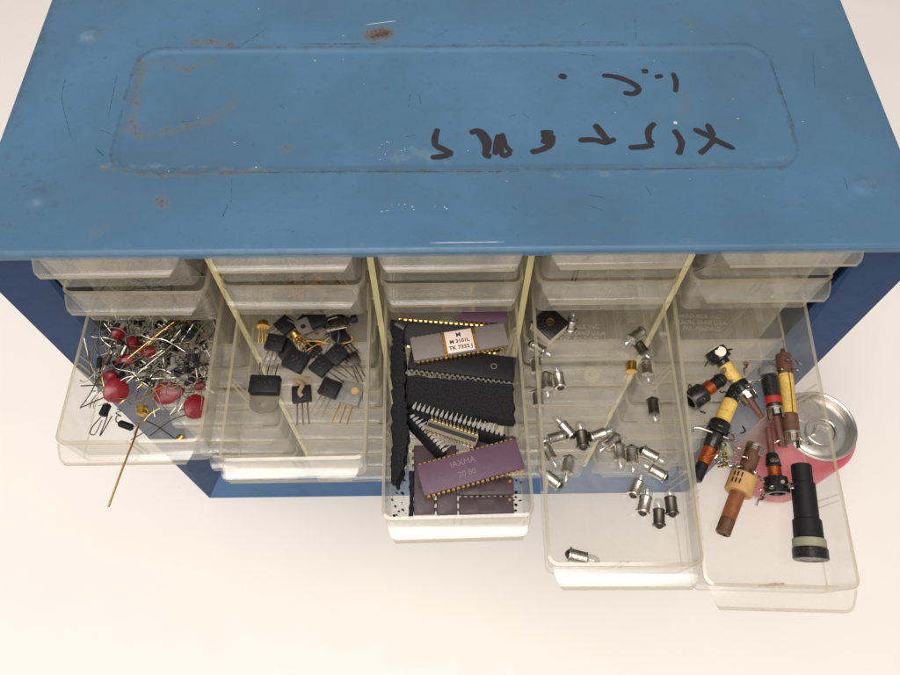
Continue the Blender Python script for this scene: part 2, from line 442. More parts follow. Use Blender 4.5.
ink = [(c6((88, 152), (100, 132)), .0034), (c6((255, 138), (300, 142), (350, 156), (392, 178), (405, 196), (385, 213), (342, 209)), w),
       (c6((430, 112), (433, 130)), .0030), (c6((472, 146), (504, 138)), .0027), (c6((545, 127), (559, 165), (556, 207)), w*.85),
       (c6((630, 357), (690, 385), (725, 405), (800, 440)), w), (c6((686, 335), (714, 390)), w), (c6((712, 405), (685, 435), (655, 459)), w*.9),
       (c6((550, 360), (577, 400), (580, 430), (568, 463)), w), (c6((472, 333), (447, 362), (448, 400), (464, 420)), w), (c6((468, 424), (420, 431), (364, 434)), w),
       (c6((225, 338), (258, 380), (278, 404)), w*1.1), (c6((158, 404), (220, 402), (270, 412), (312, 398)), w),
       (c7((662, 128), (664, 165), (662, 192)), .0052), (c7((686, 150), (682, 190), (640, 216), (588, 228)), w),
       (c7((315, 142), (358, 134), (398, 180), (386, 235), (412, 248)), w*1.1), (c7((352, 140), (384, 190), (384, 240)), w), (c7((446, 148), (436, 190), (428, 240)), w),
       (c7((460, 142), (474, 195), (503, 228)), w*.8), (c7((500, 228), (468, 246), (450, 215)), w*.85), (c7((452, 182), (460, 232)), w*.8),
       (c7((170, 122), (158, 160), (160, 195), (195, 215), (236, 234)), w), (c7((236, 232), (196, 246), (138, 252)), w)]
cpart(ribbons(ink, H+.00012), 'marker_writing', M['marker'], smooth=False)
scr = []
for p in [((117, 75), (108, 118)), ((66, 78), (62, 100), (72, 140)), ((242, 45), (268, 28)), ((410, 92), (408, 105)), ((419, 92), (421, 103)), ((434, 38), (448, 30)),
          ((813, 53), (815, 90)), ((590, 195), (605, 198)), ((588, 205), (604, 211)), ((228, 205), (222, 218)), ((232, 178), (231, 205)),
          ((843, 175), (848, 190)), ((100, 130), (112, 134)), ((95, 148), (104, 156)), ((635, 18), (636, 42)), ((645, 185), (652, 196)), ((560, 50), (600, 55)),
          ((350, 172), (520, 172)), ((600, 170), (700, 168)), ((245, 173), (345, 172)), ((300, 44), (380, 44)), ((560, 42), (620, 42)), ((770, 60), (795, 130)), ((20, 188), (28, 185))]:
    scr.append((list(p), random.uniform(.0002, .0004)))
for _ in range(16):
    x, y = random.uniform(60, 850), random.uniform(10, 235); a = random.uniform(0, PI); l = random.uniform(3, 12)
    scr.append(([(x, y), (x+l*math.cos(a), y+l*.5*math.sin(a))], random.uniform(.00012, .0003)))
cpart(ribbons(scr, H+.00008), 'scratches', M['scratch'], smooth=False)['kind'] = 'stuff'
chips = [([(674, 121), (678, 121.4)], .0016), ([(430, 243), (505, 242)], .0004), ([(86, 38), (98, 33)], .0005), ([(365, 25), (396, 21)], .0005)]
for _ in range(46):
    x, y = (random.uniform(375, 405), random.uniform(140, 160)) if random.random() < .25 else (random.uniform(40, 870), random.uniform(8, 236))
    if random.random() < .2: x, y = random.uniform(380, 450), random.uniform(205, 212)
    chips.append(([(x, y), (x+random.uniform(.6, 2.4), y+random.uniform(-.6, .6))], random.uniform(.0002, .0006)))
cpart(ribbons(chips, H+.00010), 'paint_chips', M['chip'], smooth=False)['kind'] = 'stuff'

# ------------------------------------------------------------------ drawers
HR, HB, DL, DH, TH = .03035, .0282, .141, .0238, .0013
def rloop(hx, y0, y1, r, z, n=5):
    out = []
    for cx, cy, a0 in ((hx-r, y1-r, 0), (-hx+r, y1-r, PI/2), (-hx+r, y0+r, PI), (hx-r, y0+r, 1.5*PI)):
        for i in range(n+1):
            a = a0 + PI/2*i/n; out.append((cx+r*math.cos(a), cy+r*math.sin(a), z))
    return out
def tray_mesh():
    g = MB()
    ob = rloop(HB, .0012, DL-.001, .0030, 0); oc = rloop(HB+.0005, .0004, DL, .0034, .0008)
    ot = rloop(HR-.0005, .0002, DL+.0006, .0038, DH-.0022); o2 = rloop(HR, 0, DL+.001, .004, DH-.0018); o3 = rloop(HR, 0, DL+.001, .004, DH-.0003)
    i3 = rloop(HR-TH, TH, DL+.001-TH, .003, DH); i1 = rloop(HB-TH+.0006, TH+.0012, DL-TH, .0026, TH+.001); i0 = rloop(HB-TH-.0003, TH+.002, DL-TH-.001, .002, TH)
    n = len(ob)
    g.cur = 0; g.rings([oc, ot], True, False, False)
    g.cur = 1; g.rings([ob, oc], True, False, False); g.cur = 0; g.rings([ob, [(x*.96, .003+(y-.003)*.985, 0) for x, y, z in ob]], True, False, True)
    g.cur = 1; g.rings([ot, o2, o3, i3], True, False, False)
    g.cur = 0; g.rings([i3, i1, i0], True, False, True)
    g.cur = 1
    # paired ribs (divider slots) on the side walls and centred on the front wall
    for yy in (.036, .084):
        for s in (-1, 1):
            for dy in (-.0013, .0013):
                g.add([(s*(HR-TH-.0002), yy+dy-.0003, DH-.001), (s*(HR-TH-.0002), yy+dy+.0003, DH-.001), (s*(HR-TH-.0012), yy+dy, DH-.001),
                       (s*(HB-TH), yy+dy-.0003, TH+.0006), (s*(HB-TH), yy+dy+.0003, TH+.0006), (s*(HB-TH-.0010), yy+dy, TH+.0006)],
                      [(0, 1, 2), (3, 5, 4), (0, 2, 5, 3), (1, 4, 5, 2)])
    for dx in (-.0014, .0014):
        g.add([(dx-.0003, TH-.0002, DH-.002), (dx+.0003, TH-.0002, DH-.002), (dx, TH+.0009, DH-.002), (dx-.0003, TH+.0010, TH+.0016), (dx+.0003, TH+.0010, TH+.0016), (dx, TH+.0018, TH+.0016)],
              [(0, 1, 2), (3, 5, 4), (0, 2, 5, 3), (1, 4, 5, 2)])
    return g
def lip_mesh():
    g = MB()
    prof = [(0.0002, DH-.0004, .0288), (-.0024, DH-.0006, .0282), (-.0058, DH-.0010, .0270), (-.0074, DH-.0014, .0262), (-.0082, DH-.0022, .0252), (-.0085, DH-.0034, .0248)]
    top = [[(-hx, y, z), (hx, y, z)] for y, z, hx in prof]
    bot = [[(-hx*.985, y+.0010 if k > 2 else y, z-.0013), (hx*.985, y+.0010 if k > 2 else y, z-.0013)] for k, (y, z, hx) in enumerate(prof)]
    n = len(prof); o = len(g.v)
    for a in top + bot: g.v += a
    for k in range(n-1):
        g.cur = 1 if k >= n-2 else 0
        a = o+2*k; b = o+2*(n+k)
        g.face((a, a+1, a+3, a+2)); g.face((b, b+2, b+3, b+1))
        g.cur = 1
        g.face((a, a+2, b+2, b)); g.face((a+1, b+1, b+3, a+3))
    g.cur = 1; a = o+2*(n-1); b = o+2*(2*n-1); g.face((a, a+1, b+1, b))
    return g
DRAWER = None
colname = ['leftmost column', 'second column from left', 'middle column', 'fourth column from left', 'rightmost column']
rowname = ['top row', 'second row', 'third row', 'fourth row', 'fifth row', 'sixth row', 'seventh row', 'eighth row', 'ninth row', 'tenth row', 'bottom row']
OPEN = {0: (-.1345, .0588, .09, -.28), 1: (-.0661, .0663, .41, .68), 2: (.0018, .0911, .94, .56), 3: (.0665, .1093, -.6, 1.6), 4: (.1276, .1163, -2.23, 4.1)}
openlab = ['open clear drawer holding a tangle of red discs and wire leads', 'open clear drawer holding black transistors with three legs', 'open clear drawer full of long chips and black foam',
           'open clear drawer scattered with tiny light bulbs', 'open clear drawer of yellow and copper coils, pulled out over the pink can']
DM = {}
for r in range(11):
    for c in range(5):
        zb = H - .0255 - PITCHZ*r
        if r == 2:
            x, pull, yw, sag = OPEN[c]; yw, sag = R(yw), R(sag)
            mx = Matrix.Translation((x, -pull, zb - pull*math.tan(sag))) @ Matrix.Rotation(yw, 4, 'Z') @ Matrix.Rotation(sag, 4, 'X')
            lab = openlab[c]; grp = 'open drawers'
        else:
            mx = Matrix.Translation(((c-2)*PITCHX + random.uniform(-.0006, .0006), random.uniform(-.0012, .0008) + (-.002 if c == 0 and r < 2 else 0), zb)) @ Matrix.Rotation(R(random.uniform(-.5, .5)), 4, 'Z')
            lab = 'closed clear plastic drawer in the %s of the %s' % (rowname[r], colname[c]); grp = 'closed drawers'
        if DRAWER is None:
            DRAWER = thing('drawer', lab, 'drawer', mx, grp)
            tray_mesh().build('tray', [M['plastic'], M['rim']], DRAWER, angle=40)
            lip_mesh().build('pull_lip', [M['plastic'], M['rim']], DRAWER, angle=30)
            d = DRAWER
        else: d = copy_tree(DRAWER, mx, lab, grp)
        DM[(r, c)] = (mx, d)
TXT = ['10-120', 'AKRO-MILS, INC.', 'AKRON, OHIO U.S.A.', 'PAT. PENDING']
for c in range(5):
    mx, d = DM[(2, c)]
    g = MB(); g.lathe([(.0040, 0), (.0040, .0005), (.0033, .0006), (.0031, .0002), (.0014, .0002), (.0011, .0009), (.0003, .0010)], 24, (-.0015, .0905 if c == 3 else .1, TH))
    g.build('moulding_mark', M['mould'], d)
    bx = {3: (-.006, .1155), 4: (-.011, .1275)}.get(c, (-.004, .120))
    for k, s in enumerate(TXT[1:] if c == 4 else TXT[1:]):
        text('moulded_text', s, .0028, M['mould'], d, Matrix.Translation((bx[0], bx[1]-.0034*k, TH+.0003)), .0002, bold=.00004)

# helpers that place things on the floor of an open drawer
def P(c, px, py, h=0.):
    mx, d = DM[(2, c)]
    n = np.array(mx.to_3x3() @ Vector((0, 0, 1))); o = np.array(mx @ Vector((0, 0, TH + h)))
    return Vector(on_plane(px, py, o, n))
def frame(c, a, b, h=0., h2=None, roll=0.):
    mx, d = DM[(2, c)]
    n = mx.to_3x3() @ Vector((0, 0, 1))
    p = P(c, *a, h); q = P(c, *b, h if h2 is None else h2)
    X = (q-p).normalized(); Y = n.cross(X).normalized(); Z = X.cross(Y)
    m = Matrix((( X.x, Y.x, Z.x, p.x), (X.y, Y.y, Z.y, p.y), (X.z, Y.z, Z.z, p.z), (0, 0, 0, 1)))
    if roll: m = m @ Matrix.Rotation(roll, 4, 'X')
    return m, (q-p).length
def pxm(c, px, py, h=0.):
    v = np.array(P(c, px, py, h)) - CAM
    return float(np.dot(v, CF))/F

# ------------------------------------------------------------------ bulbs
def make_bulb(mat, label, metal):
    t = thing('light_bulb', label, 'bulb', mat, 'tiny bulbs')
    g = MB(); g.lathe([(.00165, -.0042), (.00275, -.0040), (.00285, -.0034), (.00235, -.0031), (.00235, .0018), (.0025, .0021), (.0025, .0026), (.0022, .0029), (.0018, .0029)], 20, axis=(1, 0, 0))
    g.build('base', metal, t)
    g = MB(); g.lathe([(.0019, -.0041), (.0015, -.0047), (.0008, -.0052), (.0004, -.0054)], 14, axis=(1, 0, 0)); g.build('contact', M['darkmetal'], t)
    g = MB(); g.lathe([(.0017, .0028), (.0021, .0036), (.00215, .0050), (.0019, .0064), (.0013, .0073), (.0004, .0077)], 18, axis=(1, 0, 0)); g.build('glass_envelope', M['glass'], t)
    g = MB()
    for s in (-1, 1): g.tube([(.0028, s*.0006, 0), (.0046, s*.0008, 0), (.0050, s*.0002, .0002)], .00009, 4)
    g.build('filament', M['darkmetal'], t)
    return t
BU = [((539, 348.6), (548, 354), 'dark tarnished bulb lying just below the black square part'),
      ((536.6, 367), (537.5, 385), 'upright-looking bulb flat against the left wall, nearest the black square part'),
      ((559, 379.4), (556, 365), 'bulb with glass pointing to the back, beside the bulb along the left wall'),
      ((546.6, 383), (548, 398), 'bulb with glass towards the front, left of the round mark in the drawer floor'),
      ((538, 400), (540, 416), 'brassy bulb squeezed against the left wall, glass towards the front'),
      ((636, 336.5), (624, 345), 'bright bulb at the back right lying across another bulb'),
      ((641, 348), (649, 359), 'dark bulb under the bright one at the back right'),
      ((646.9, 369), (648.5, 384), 'bulb beside the small brass sleeve, glass towards the front'),
      ((653.5, 408), (655.5, 424), 'lone bulb near the right wall, halfway along the drawer'),
      ((566, 429), (556, 418), 'bulb with glass pointing back and left, in the left group of three'),
      ((582, 438), (580, 424), 'dark bulb with glass pointing straight back, in the left group of three'),
      ((555, 438), (544, 441), 'silver bulb pointing at the left wall, in the left group of three'),
      ((599, 435), (613, 430), 'fat bulb in the middle pair, glass pointing right'),
      ((610.5, 442.5), (600, 451), 'fat bulb in the middle pair, glass pointing left and forward'),
      ((549, 454), (555, 465), 'bulb by the left wall with its glass towards the dark seam of the cabinet sill'),
      ((619.4, 454), (621, 470), 'left one of two bulbs side by side with glass forward'),
      ((632.2, 457), (633, 472), 'right one of two bulbs side by side with glass forward'),
      ((651, 455), (662, 461), 'bulb with black tip pointing back and left, right of the side by side pair'),
      ((656.5, 472), (646, 466), 'bulb with black tip pointing forward and right, near the right wall'),
      ((568, 467), (565.5, 482), 'bulb with round glass forward, standing apart over the blue sill'),
      ((551.3, 479), (542, 472), 'bulb pressed against the left wall over the blue sill'),
      ((636.7, 487), (642, 475), 'leftmost bulb of the front right cluster'),
      ((644.8, 503), (648, 489), 'second bulb of the front right cluster, lying over the white table'),
      ((671, 504), (669, 489), 'rightmost bulb of the front right cluster'),
      ((659, 516), (658.6, 498), 'frontmost bulb of the front right cluster, with a black tip forward'),
      ((579.4, 557), (594, 561), 'single bulb lying alone by the drawer front wall')]
B0 = None
for i, (a, b, lab) in enumerate(BU):
    mx, L = frame(3, a, b, .0030 if i != 5 else .0070); mx = mx @ Matrix.Scale(random.uniform(1.02, 1.12), 4)
    lab = lab + ' of the bulb drawer' if len(lab.split()) < 11 else lab
    if B0 is None: B0 = make_bulb(mx, lab, M['nickel'])
    else:
        b_ = copy_tree(B0, mx @ Matrix.Rotation(random.uniform(0, 6), 4, 'X'), lab, 'tiny bulbs')
        if i in (0, 6, 10, 8, 24, 23):
            for k in kids(b_):
                if k.name.startswith('base'):
                    k.data = k.data.copy(); k.data.materials[0] = M['darkmetal']
# bulb seen end-on beside the black part
mx, L = frame(3, (571.7, 323), (571.7, 317), .004)
copy_tree(B0, mx @ Matrix.Rotation(R(-78), 4, 'Y'), 'bulb standing on end, glass up, touching the black square part', 'tiny bulbs')
mx, L = frame(3, (631.5, 362), (631.5, 372), .0026)
t = thing('metal_sleeve', 'small empty brass sleeve lying beside a bulb at the back right', 'sleeve', mx)
g = MB(); g.lathe([(.0019, 0), (.0024, .0002), (.0024, .0042), (.0026, .0044), (.0026, .0049), (.0017, .005)], 18, axis=(1, 0, 0)); g.build('body', M['brass'], t)
g = MB(); g.lathe([(.0012, -.0002), (.0017, .0001)], 14, axis=(1, 0, 0)); g.build('contact', M['darkmetal'], t)
# black square part with brass eyelet
mx, L = frame(3, (550, 322), (561, 332), .0085); mx = mx @ Matrix.Translation((0, 0, -.0085))
t = thing('square_component', 'black square part with brass eyelet and cream sides behind the bulbs', 'component', mx)
g = MB(); g.box((0, 0, .0035), (.0125, .0125, .007)); g.build('side_block', M['cream'], t, bevel=.0005)
g = MB(); g.box((0, 0, .0079), (.0132, .0132, .0016)); g.build('cover', M['blackgloss'], t, bevel=.0005)
g = MB(); g.lathe([(.0009, .0088), (.0010, .0093), (.0018, .0094), (.0021, .0088)], 20, cap0=False, cap1=False); g.build('eyelet', M['brass'], t)
g = MB(); g.lathe([(.0009, .0086), (.0009, .0089)], 16); g.build('eyelet_hole', M['ink'], t)

# ------------------------------------------------------------------ chips (DIP packages)
def pin_mesh(s, up):
    """s: +1/-1 side; pins bend down (or stand up when the chip lies on its back)"""
    g = MB(); d = 1 if up else -1
    g.box((0, s*.0003, 0), (.0011, .0007, .0003))
    g.add([(-.00068, s*.0006, d*-.00015), (.00068, s*.0006, d*-.00015), (.00050, s*.0007, d*.0018), (-.00050, s*.0007, d*.0018),
           (-.00068, s*.0009, d*-.00015), (.00068, s*.0009, d*-.00015), (.00050, s*.0010, d*.0018), (-.00050, s*.0010, d*.0018)],
          [(0, 1, 2, 3), (7, 6, 5, 4), (0, 4, 5, 1), (1, 5, 6, 2), (2, 6, 7, 3), (3, 7, 4, 0)])
    g.add([(-.00030, s*.0007, d*.0017), (.00030, s*.0007, d*.0017), (.00015, s*.0008, d*.0046), (-.00015, s*.0008, d*.0046),
           (-.00030, s*.0010, d*.0017), (.00030, s*.0010, d*.0017), (.00015, s*.0010, d*.0046), (-.00015, s*.0010, d*.0046)],
          [(0, 1, 2, 3), (7, 6, 5, 4), (0, 4, 5, 1), (1, 5, 6, 2), (2, 6, 7, 3), (3, 7, 4, 0)])
    return g
PINS = {}
def pin(parent, mat, s, up, loc):
    k = (mat.name, s, up)
    if k not in PINS:
        PINS[k] = pin_mesh(s, up).build('pin', mat, parent, smooth=False); o = PINS[k]; o.location = loc
    else: o = part_copy(PINS[k], parent, Matrix.Translation(loc))
    return o
def dip(c, a, b, wpx, h, body, pinm, npin, label, up=False, thick=.0032, name='chip', lift=.0034, roll=0., h2=None, cat='chip'):
    mx, L = frame(c, a, b, h, h2, roll)
    s = pxm(c, (a[0]+b[0])/2, (a[1]+b[1])/2, h); wb = wpx*s
    mx = mx @ Matrix.Translation((L/2, 0, 0))
    t = thing(name, label, cat, mx, 'long chips')
    z0 = 0 if up else lift
    g = MB(); g.box((0, 0, z0+thick/2), (L, wb, thick)); o = g.build('body', body, t, bevel=.00035)
    zp = z0 + thick*.5
    for k in range(npin):
        x = (k-(npin-1)/2)*(L*.965/npin)
        for sd in (-1, 1): pin(t, pinm, sd, up, (x, sd*wb/2, zp))
    return t, L, wb, z0+thick
# chips in the middle drawer, from the floor up
def flat(a, b, wpx, label, mat=M['brownchip'], dot=None, h=.0):
    t, L, wb, zt = dip(2, a, b, wpx, h, mat, M['darkmetal'], 9, label, lift=.0012, thick=.0028)
    g = MB(); g.box((0, 0, zt+.0001), (L*.3, wb*.62, .0003)); g.build('lid', M['brownchip'], t)
    if dot:
        g = MB(); g.lathe([(.0006, 0), (.0006, .0003)], 14, (L*.43, wb*.28, zt)); g.build('index_dot', M['gold'], t)
    return t
flat((424.5, 516), (424, 448), 20, 'dark brown chip lying lengthwise at the front left under the purple chip')
flat((447, 516.5), (446.5, 448), 20, 'dark brown chip lying lengthwise beside the front left one, under the purple chip')
flat((459, 489), (513, 488.5), 17, 'dark brown chip lying crosswise at right just below the purple chip, with gold dot', dot=True)
flat((459, 508), (513, 507), 17, 'dark brown chip lying crosswise nearest the front wall, with gold dot', dot=True)
flat((470, 452), (516, 450), 22, 'black brown chip half hidden at right, behind the purple chip')
t, L, wb, zt = dip(2, (396, 333), (500, 341), 24, .004, M['black'], M['gold'], 20, 'dark chip with a row of gold pins at the back of the chip drawer', roll=R(24))
t, L, wb, zt = dip(2, (462, 319), (506, 322), 18, .006, M['purple'], M['gold'], 9, 'purple chip half hidden at the very back of the chip drawer')
t, L, wb, zt = dip(2, (410, 362), (514, 375), 26, .003, M['black'], M['tin'], 20, 'black plastic chip with a round mark, under the grey ceramic chip')
g = MB(); g.lathe([(.0014, 0), (.0014, .0002), (.0011, .0002), (.0011, 0)], 20, (L*.30, 0, zt-.0001), cap0=False, cap1=False); g.build('index_mark', M['greybody'], t)
# grey ceramic chip with pink lid and gold bars
t, L, wb, zt = dip(2, (412.5, 355.5), (505.5, 340), 25.5, .0075, M['ceramic'], M['gold'], 20, 'grey ceramic chip with a pale lettered lid between two gold bars')
g = MB(); g.box((0, 0, zt+.0002), (L*.285, wb*.92, .0006)); g.build('lid', M['pink'], t, bevel=.0001)
for s in (-1, 1):
    g = MB(); g.box((s*L*.162, 0, zt+.0001), (L*.034, wb*.99, .0005)); g.build('gold_bar', M['gold'], t)
for k, (s_, sz) in enumerate((('M', .0030), ('M 3101L', .0026), ('TK 7332 J', .0027))):
    text('lid_lettering', s_, sz, M['ink'], t, Matrix.Translation((.0, wb*.26 - k*wb*.27, zt+.00055)), bold=.00006)
# foam
def blob_block(name, c, poly, z0, z1, mat, label, cat, jitter=.0006):
    mx, d = DM[(2, c)]; inv = mx.inverted()
    pts = [inv @ P(c, x, y, z1) for x, y in poly]
    cx = sum(p.x for p in pts)/len(pts); cy = sum(p.y for p in pts)/len(pts)
    fine = []
    for i, p in enumerate(pts):
        q = pts[(i+1) % len(pts)]; n = max(2, int((q-p).length/.0018))
        for k in range(n):
            v = p.lerp(q, k/n); fine.append((v.x-cx+random.uniform(-jitter, jitter), v.y-cy+random.uniform(-jitter, jitter)))
    base = mx @ Matrix.Translation((cx, cy, TH+z0))
    g = MB(); hh = z1-z0
    g.rings([[(x*.98, y*.98, 0) for x, y in fine], [(x, y, hh*.8) for x, y in fine], [(x*.97, y*.97, hh) for x, y in fine]])
    o = g.build(name, mat); o.matrix_world = base
    return tag(o, label, cat)
blob_block('foam_block', 2, [(404, 374), (514, 384), (515, 420), (440, 412), (405, 404)], .0005, .0085, M['foam'], 'black foam block across the middle of the chip drawer', 'foam')
blob_block('foam_strip', 2, [(391, 318), (403, 318), (405, 380), (408, 440), (403, 470), (397, 482), (392, 478)], .0, .012, M['foam'], 'ragged black foam strip along the left wall of the chip drawer', 'foam', .0009)
blob_block('foam_strip', 2, [(409, 470), (413.5, 470), (413.5, 517), (409, 517)], .0, .005, M['foam'], 'thin black foam strip beside the brown chips at the front left', 'foam', .0003)
mx, d = DM[(2, 2)]
for k in range(46):
    x, y = (random.uniform(391, 409), random.uniform(478, 516)) if k % 4 else (random.uniform(514, 523), random.uniform(486, 515))
    if k < 12: y = random.uniform(478, 494)
    p = P(2, x, y, .0003); rr = random.choice([.0002, .00025, .0003, .0004, .0006, .0008]); n_ = 7
    g = MB(); pr = [random.uniform(.45, 1.25)*rr for _ in range(n_)]
    g.rings([[(r_*f*math.cos(2*PI*i/n_), r_*f*math.sin(2*PI*i/n_), z*rr) for i, r_ in enumerate(pr)] for f, z in ((.6, -.4), (1, 0), (.5, .6))])
    o = g.build('foam_crumb', M['foam']); o.matrix_world = Matrix.Translation(p) @ Matrix.Rotation(random.uniform(0, 6), 4, 'Z')
    tag(o, 'black foam crumb on the floor at the front of the chip drawer', 'crumb', 'foam crumbs in the chip drawer')
# chips on their backs, pins up
dip(2, (409, 412.5), (504, 441.5), 14, .0062, M['black'], M['pintin'], 20, 'black chip lying on edge with a long row of bright pins pointing to the back', lift=-.0016, roll=R(66))
t, L, wb, zt = dip(2, (427, 426.5), (477, 443.5), 11, .0072, M['khaki'], M['pale'], 13, 'short pale chip on its back with two facing rows of cream pins', up=True)
g = MB(); g.box((0, 0, zt+.0002), (L*.95, wb*.35, .0006)); g.build('slot', M['ink'], t)
dip(2, (407, 419), (443, 457), 11, .0058, M['black'], M['pintin'], 12, 'black chip lying on edge steeply diagonal at the left, pins to the right', lift=-.0016, roll=R(62))
# purple ceramic chip
t, L, wb, zt = dip(2, (420.5, 485), (519, 457.5), 31, .0062, M['purple'], M['gold'], 20, 'large purple ceramic chip with gold pins lying on top near the front')
text('chip_lettering', 'IAXMA', .0036, M['palegrey'], t, Matrix.Translation((-L*.06, wb*.20, zt+.0001)))
text('chip_lettering', '20 80', .0034, M['palegrey'], t, Matrix.Translation((-L*.05, -wb*.17, zt+.0001)))
# bent scrap of leads at the back left
mx, L = frame(2, (398, 322), (408, 328), .012)
t = thing('header_strip', 'small bent strip of dull pins at the back left of the chip drawer', 'pin strip', mx)
g = MB(); g.box((.002, 0, -.0005), (.005, .0016, .0016)); g.build('body', M['black'], t, bevel=.0002)
for k in range(6):
    g = MB(); g.tube([(.0001*k+.0008*k-.0003, -.0022, .0004), (.0008*k, 0, .0008), (.0008*k+.0004, .002, .0002)], .00022, 5); g.build('pin', M['tin'], t)

# ------------------------------------------------------------------ transistors
def plate_hole(g, x0, x1, hy, hx, hr, z0, z1, chamfer=.0, n=24):
    cx = hx; outer = []; inner = []
    for i in range(n):
        a = 2*PI*i/n; dx, dy = math.cos(a), math.sin(a)
        t = 9
        if dx > 1e-6: t = min(t, (x1-cx)/dx)
        if dx < -1e-6: t = min(t, (x0-cx)/dx)
        if abs(dy) > 1e-6: t = min(t, hy/abs(dy))
        x, y = cx+dx*t, dy*t
        if chamfer and x > cx:
            m_ = (x-cx) + abs(y) - ((x1-cx) + hy - chamfer)
            if m_ > 0: x -= m_/2; y -= math.copysign(m_/2, y)
        outer.append((x, y)); inner.append((cx+dx*hr, dy*hr))
    g.rings([[(x, y, z0) for x, y in inner], [(x, y, z0) for x, y in outer], [(x, y, z1) for x, y in outer], [(x, y, z1) for x, y in inner], [(x, y, z0) for x, y in inner]], True, False, False)
def transistor(a, b, wpx, h, label, tab=None, lead=M['tin'], leadlen=18, bodym=M['black'], h2=None, blen=None, dot=False, tabm=None, roll=0., bend=0.):
    """a: middle of the body, b: where the leads point; x axis runs from body to leads"""
    mx, L = frame(1, a, b, h, h2, roll); s = pxm(1, *a, h); w_ = wpx*s; bl = (blen or wpx*.95)*s; ll = leadlen*s; th = w_*.36
    t = thing('transistor', label, 'transistor', mx, 'three legged transistors')
    g = MB(); g.box((0, 0, th/2+.0004), (bl, w_, th)); g.build('body', bodym, t, bevel=w_*.05)
    if tab:
        g = MB(); plate_hole(g, -bl/2-tab*s, bl*.4, w_*.49, -bl/2-tab*s*.5, w_*.15, 0, .0007, 0)
        g.build('tab', tabm or M['tabmetal'], t)
    else_marks = bodym is M['black'] and wpx > 16
    if else_marks:
        g = MB()
        for q in range(7): g.box((random.uniform(-.25, .22)*bl, random.uniform(-.26, .26)*w_, th+.00042), (random.uniform(.0004, .0012), random.uniform(.0003, .0007), .00012), Matrix.Rotation(random.uniform(-.4, .4), 3, 'Z'))
        g.build('worn_print', M['darkmetal'], t)
    if dot:
        g = MB(); g.lathe([(w_*.17, 0), (w_*.15, .0003)], 18, (-bl*.12, w_*.18, th+.0004)); g.build('dot', M['tan'], t)
    for k in (-1, 0, 1):
        y = k*w_*.27
        g = MB(); g.tube(spline([(bl/2-.0003, y, th*.4), (bl/2+ll*.3, y, th*.45), (bl/2+ll, y*(1.15), th*.4-bend)], 4), .00036, 6); g.build('lead', lead, t)
    return t
transistor((276.6, 345), (267, 372), 19, .004, 'black transistor at the left back with long legs towards the flat tabbed one', leadlen=24, blen=17)
transistor((287, 352), (278, 340), 19, .001, 'black transistor mostly hidden beneath the middle square one', leadlen=8)
transistor((297, 363), (306, 349), 22, .0055, 'largest black square transistor near the middle, tilted, legs to the back', leadlen=8, blen=21)
t = transistor((266.5, 388), (270, 366), 30, .0012, 'wide black transistor with a rounded metal tab and screw hole, at the left', leadlen=16, blen=19)
s_ = pxm(1, 266, 388)
g = MB(); cx = -17.5*s_; ring = [[], [], [], []]
for i in range(32):
    a_ = 2*PI*i/32; dx, dy = math.cos(a_), math.sin(a_)
    tt = min(9 if dx <= 1e-6 else (-3*s_-cx)/dx, 14.5*s_/max(abs(dy), 1e-6))
    if dx < .3: tt = min(tt, (10.5+3.5*abs(dy)**3)*s_)
    for j, (rr, z) in enumerate(((3.8*s_, .0002), (tt, .0002), (tt, .0011), (3.8*s_, .0011))): ring[j].append((cx+dx*rr, dy*rr, z))
g.rings(ring + [ring[0]], True, False, False)
g.build('tab', M['tabmetal'], t)
t = transistor((302.5, 396), (303.5, 420), 19, .001, 'transistor with a dusty tan film over its top, three legs pointing straight forward', leadlen=24, blen=17, tab=12, tabm=M['wax'])
g = MB(); g.tube(spline([(-.007, -.002, .002), (-.004, .001, .0042), (0, -.0005, .0046), (.002, .0005, .0041)], 5), .0011, 8); g.build('glue_blob', M['wax'], t)
transistor((322, 368), (345, 384), 19, .005, 'black transistor right of centre with its legs pointing right and forward', leadlen=20, blen=18)
transistor((337, 357), (360, 376), 19, .005, 'black transistor at the right with its legs against the right wall', leadlen=22, blen=18)
transistor((330.5, 390), (319, 413), 19, .005, 'black transistor with legs forward and left, over the grey tab with gold legs', leadlen=22, blen=18)
transistor((351, 396), (342, 420), 24, .0012, 'grey square transistor with a tan dot and gold legs', lead=M['gold'], leadlen=20, blen=24, bodym=M['greybody'], dot=True)
transistor((305, 326), (294, 319), 17, .006, 'dark transistor at the back with a silver tab and hole', tab=15, leadlen=10)
transistor((333, 331), (322, 340), 15, .003, 'small black transistor under the big metal plate at the back', leadlen=12)
transistor((286, 327), (277, 335), 17, .003, 'dark transistor at the back between the gold one and the silver tabbed one', leadlen=14)
transistor((343, 341), (352, 352), 15, .002, 'small dark transistor deep at the back right, legs against the wall', leadlen=16)
transistor((313, 351), (322, 360), 15, .0015, 'small black transistor half buried below the gold wires', leadlen=14)
transistor((353, 361), (360, 376), 14, .0012, 'dull grey transistor at the right wall with silver legs forward', bodym=M['darkmetal'], tab=10, leadlen=20)
transistor((318, 321), (330, 316), 18, .009, 'dark transistor with a grey tab right at the back, under the drawer above', tab=14, leadlen=10)
mx, L = frame(1, (325, 327), (352, 321), .008)
t = thing('metal_can', 'flat grey metal plate part with a black end behind the black transistors', 'component', mx)
g = MB(); g.prism([(0, -.0035), (.010, -.0042), (.0125, .0005), (.009, .0042), (.001, .0038)], 0, .0022); g.build('case', M['smoke'], t, bevel=.0004)
g = MB(); g.lathe([(.0016, 0), (.0021, .0004), (.0021, .0028), (.0012, .0032)], 14, (.0125, 0, .001), (1, 0, .1)); g.build('end_cap', M['black'], t)
